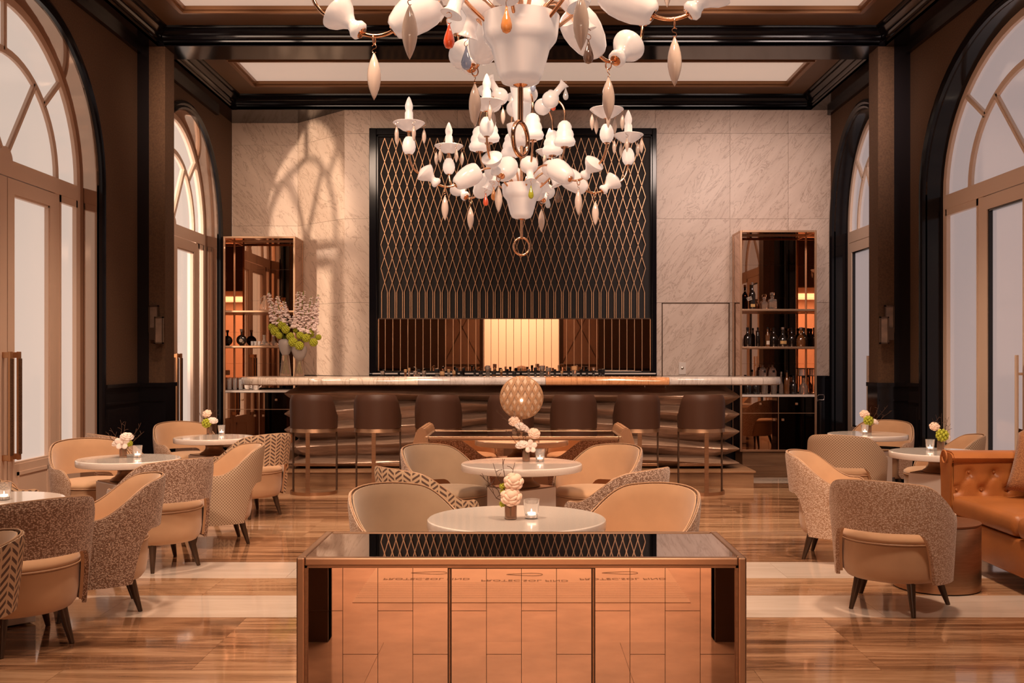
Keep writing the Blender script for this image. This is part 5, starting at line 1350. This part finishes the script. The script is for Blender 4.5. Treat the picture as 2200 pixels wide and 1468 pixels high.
# bottles along the bar work shelf: only shoulders and caps show above the marble
BK = [(822, 'squat', 'bottle_dark', 'cap_metal', 0), (825, 'slim', 'bottle_dark', 'cap_black', 1), (857, 'slim', 'bottle_dark', 'cap_black', 0), (871, 'tall', 'bottle_amber', 'cap_cork', 1), (879, 'slim', 'bottle_clear', 'cap_cork', 2), (893, 'bell', 'bottle_clear', 'cap_metal', 0),
      (900, 'tall', 'bottle_clear', 'cap_black', 1), (911, 'squat', 'bottle_clear', 'cap_metal', 0), (939, 'squat', 'bottle_clear', 'cap_black', 1), (950, 'bell', 'bottle_amber', 'cap_cork', 0), (964, 'tall', 'bottle_clear', 'cap_cork', 1), (976, 'squat', 'bottle_amber', 'cap_cork', 0), (981, 'slim', 'bottle_dark', 'cap_black', 2),
      (991, 'tall', 'bottle_dark', 'cap_black', 0), (996, 'slim', 'bottle_dark', 'cap_black', 2), (1020, 'tall', 'bottle_dark', 'cap_black', 1), (1033, 'squat', 'bottle_clear', 'cap_black', 0), (1048, 'squat', 'bottle_clear', 'cap_metal', 3), (1061, 'squat', 'bottle_amber', 'cap_black', 0), (1077, 'tall', 'bottle_amber', 'cap_cork', 1), (1090, 'tall', 'bottle_dark', 'cap_black', 1),
      (1105, 'squat', 'bottle_dark', 'cap_black', 0), (1119, 'slim', 'bottle_dark', 'cap_black', 0), (1136, 'tall', 'bottle_clear', 'cap_metal', 1), (1150, 'tall', 'bottle_dark', 'cap_black', 2), (1164, 'squat', 'bottle_clear', 'cap_metal', 3), (1178, 'bell', 'bottle_clear', 'cap_metal', 2), (1192, 'tall', 'bottle_dark', 'cap_black', 1),
      (1207, 'tall', 'bottle_clear', 'cap_cork', 0), (1222, 'tall', 'bottle_dark', 'cap_black', 2), (1234, 'bell', 'bottle_clear', 'cap_cork', 3), (1248, 'tall', 'bottle_dark', 'cap_black', 1), (1261, 'tall', 'bottle_dark', 'cap_black', 1), (1275, 'tall', 'bottle_dark', 'cap_metal', 2), (1288, 'tall', 'bottle_dark', 'cap_black', 1), (1295, 'squat', 'bottle_dark', 'cap_black', 1)]
nmk = {'bottle_dark': 'dark', 'bottle_amber': 'amber', 'bottle_clear': 'clear'}; nmc = {'cap_black': 'black cap', 'cap_metal': 'silver cap', 'cap_cork': 'cork stopper'}; shp = {'tall': 'straight', 'squat': 'squat', 'slim': 'slim necked', 'bell': 'bell shaped'}
cnt = {}; ORD = 'first second third fourth fifth sixth seventh eighth ninth tenth eleventh twelfth'.split()
for i, (px, kd, mt, cpm, hh) in enumerate(BK):
    y = 12.40+.14*(i % 3); base = {'tall': .325, 'squat': .25, 'slim': .31, 'bell': .255}[kd]
    want = 1.290+.022*hh; s = (want-.932)/base
    side_ = 'left of the disc lamp' if px < 1075 else 'behind the disc lamp' if px < 1165 else 'right of the disc lamp'
    key = (kd, mt, cpm); cnt[key] = cnt.get(key, 0)+1; tot = sum(1 for b_ in BK if (b_[1], b_[2], b_[3]) == key)
    kind_ = '%s %s bottle with %s' % (shp[kd], nmk[mt], nmc[cpm])
    lb = '%s behind the bar top, %s' % (kind_, side_) if tot == 1 else "%s %s, counted from the bar's vase end" % (ORD[cnt[key]-1], kind_)
    bottle(kd, mt, cpm, lb, 'bottle', XP(px, y), y, .932, 'bottles behind the bar top', s=s*.98)

# ================================================================= WALL SCONCES, STAND
def sconce(label, sd):
    y = 11.445; xi = sd*4.08; o = thing('wall_sconce', label, 'wall light', (xi, y, 1.75))
    def fr(nm, x0, x1, z0, z1, y0, t, mat):
        bm = bmesh.new(); w = .014
        for a in ((x0, x0+w, z0, z1), (x1-w, x1, z0, z1), (x0, x1, z0, z0+w), (x0, x1, z1-w, z1)): box(bm, a[0], a[1], y0-t, y0, a[2], a[3])
        f_ = wobj(nm, bm, 'bronze_dark', o); g = obj(nm.replace('frame', 'panel'), B(x0+w, x1-w, y0-t*.7, y0-t*.3, z0+w, z1-w), mat, f_)
    a, b_ = sorted((xi-sd*.03, xi+sd*.08)); fr('back_frame', a, b_, 1.72, 2.03, y, .03, 'stone_sconce')
    a, b_ = sorted((xi-sd*.115, xi-sd*.015)); fr('front_frame', a, b_, 1.60, 1.90, y-.09, .03, 'stone_sconce')
    a, b_ = sorted((xi-sd*.06, xi+sd*.05)); wobj('bracket', B(a, b_, y-.10, y, 1.64, 1.78, .004), 'bronze_dark', o)
sconce('square framed bronze wall sconce on the left pillar with alabaster panels', -1)
sconce('square framed bronze wall sconce on the right pillar with alabaster panels', 1)
o = thing('looped_stand', 'slim black metal stand with a chrome looped top beside the right cabinet', 'stand', (4.14, 14.2, 0))
obj('post', L([(0, 0), (.09, 0), (.09, .012), (.02, .02), (.018, .5), (.024, .82), (.03, .84), (0, .84)], 18), 'black_soft', o, smooth=40)
obj('loop', T([(-.035, 0, .84), (-.05, 0, .90), (-.02, 0, .93), (.05, 0, .93), (.06, 0, .90), (.05, 0, .86), (-.02, 0, .86)], .006, 8, True), 'steel', o, smooth=60)
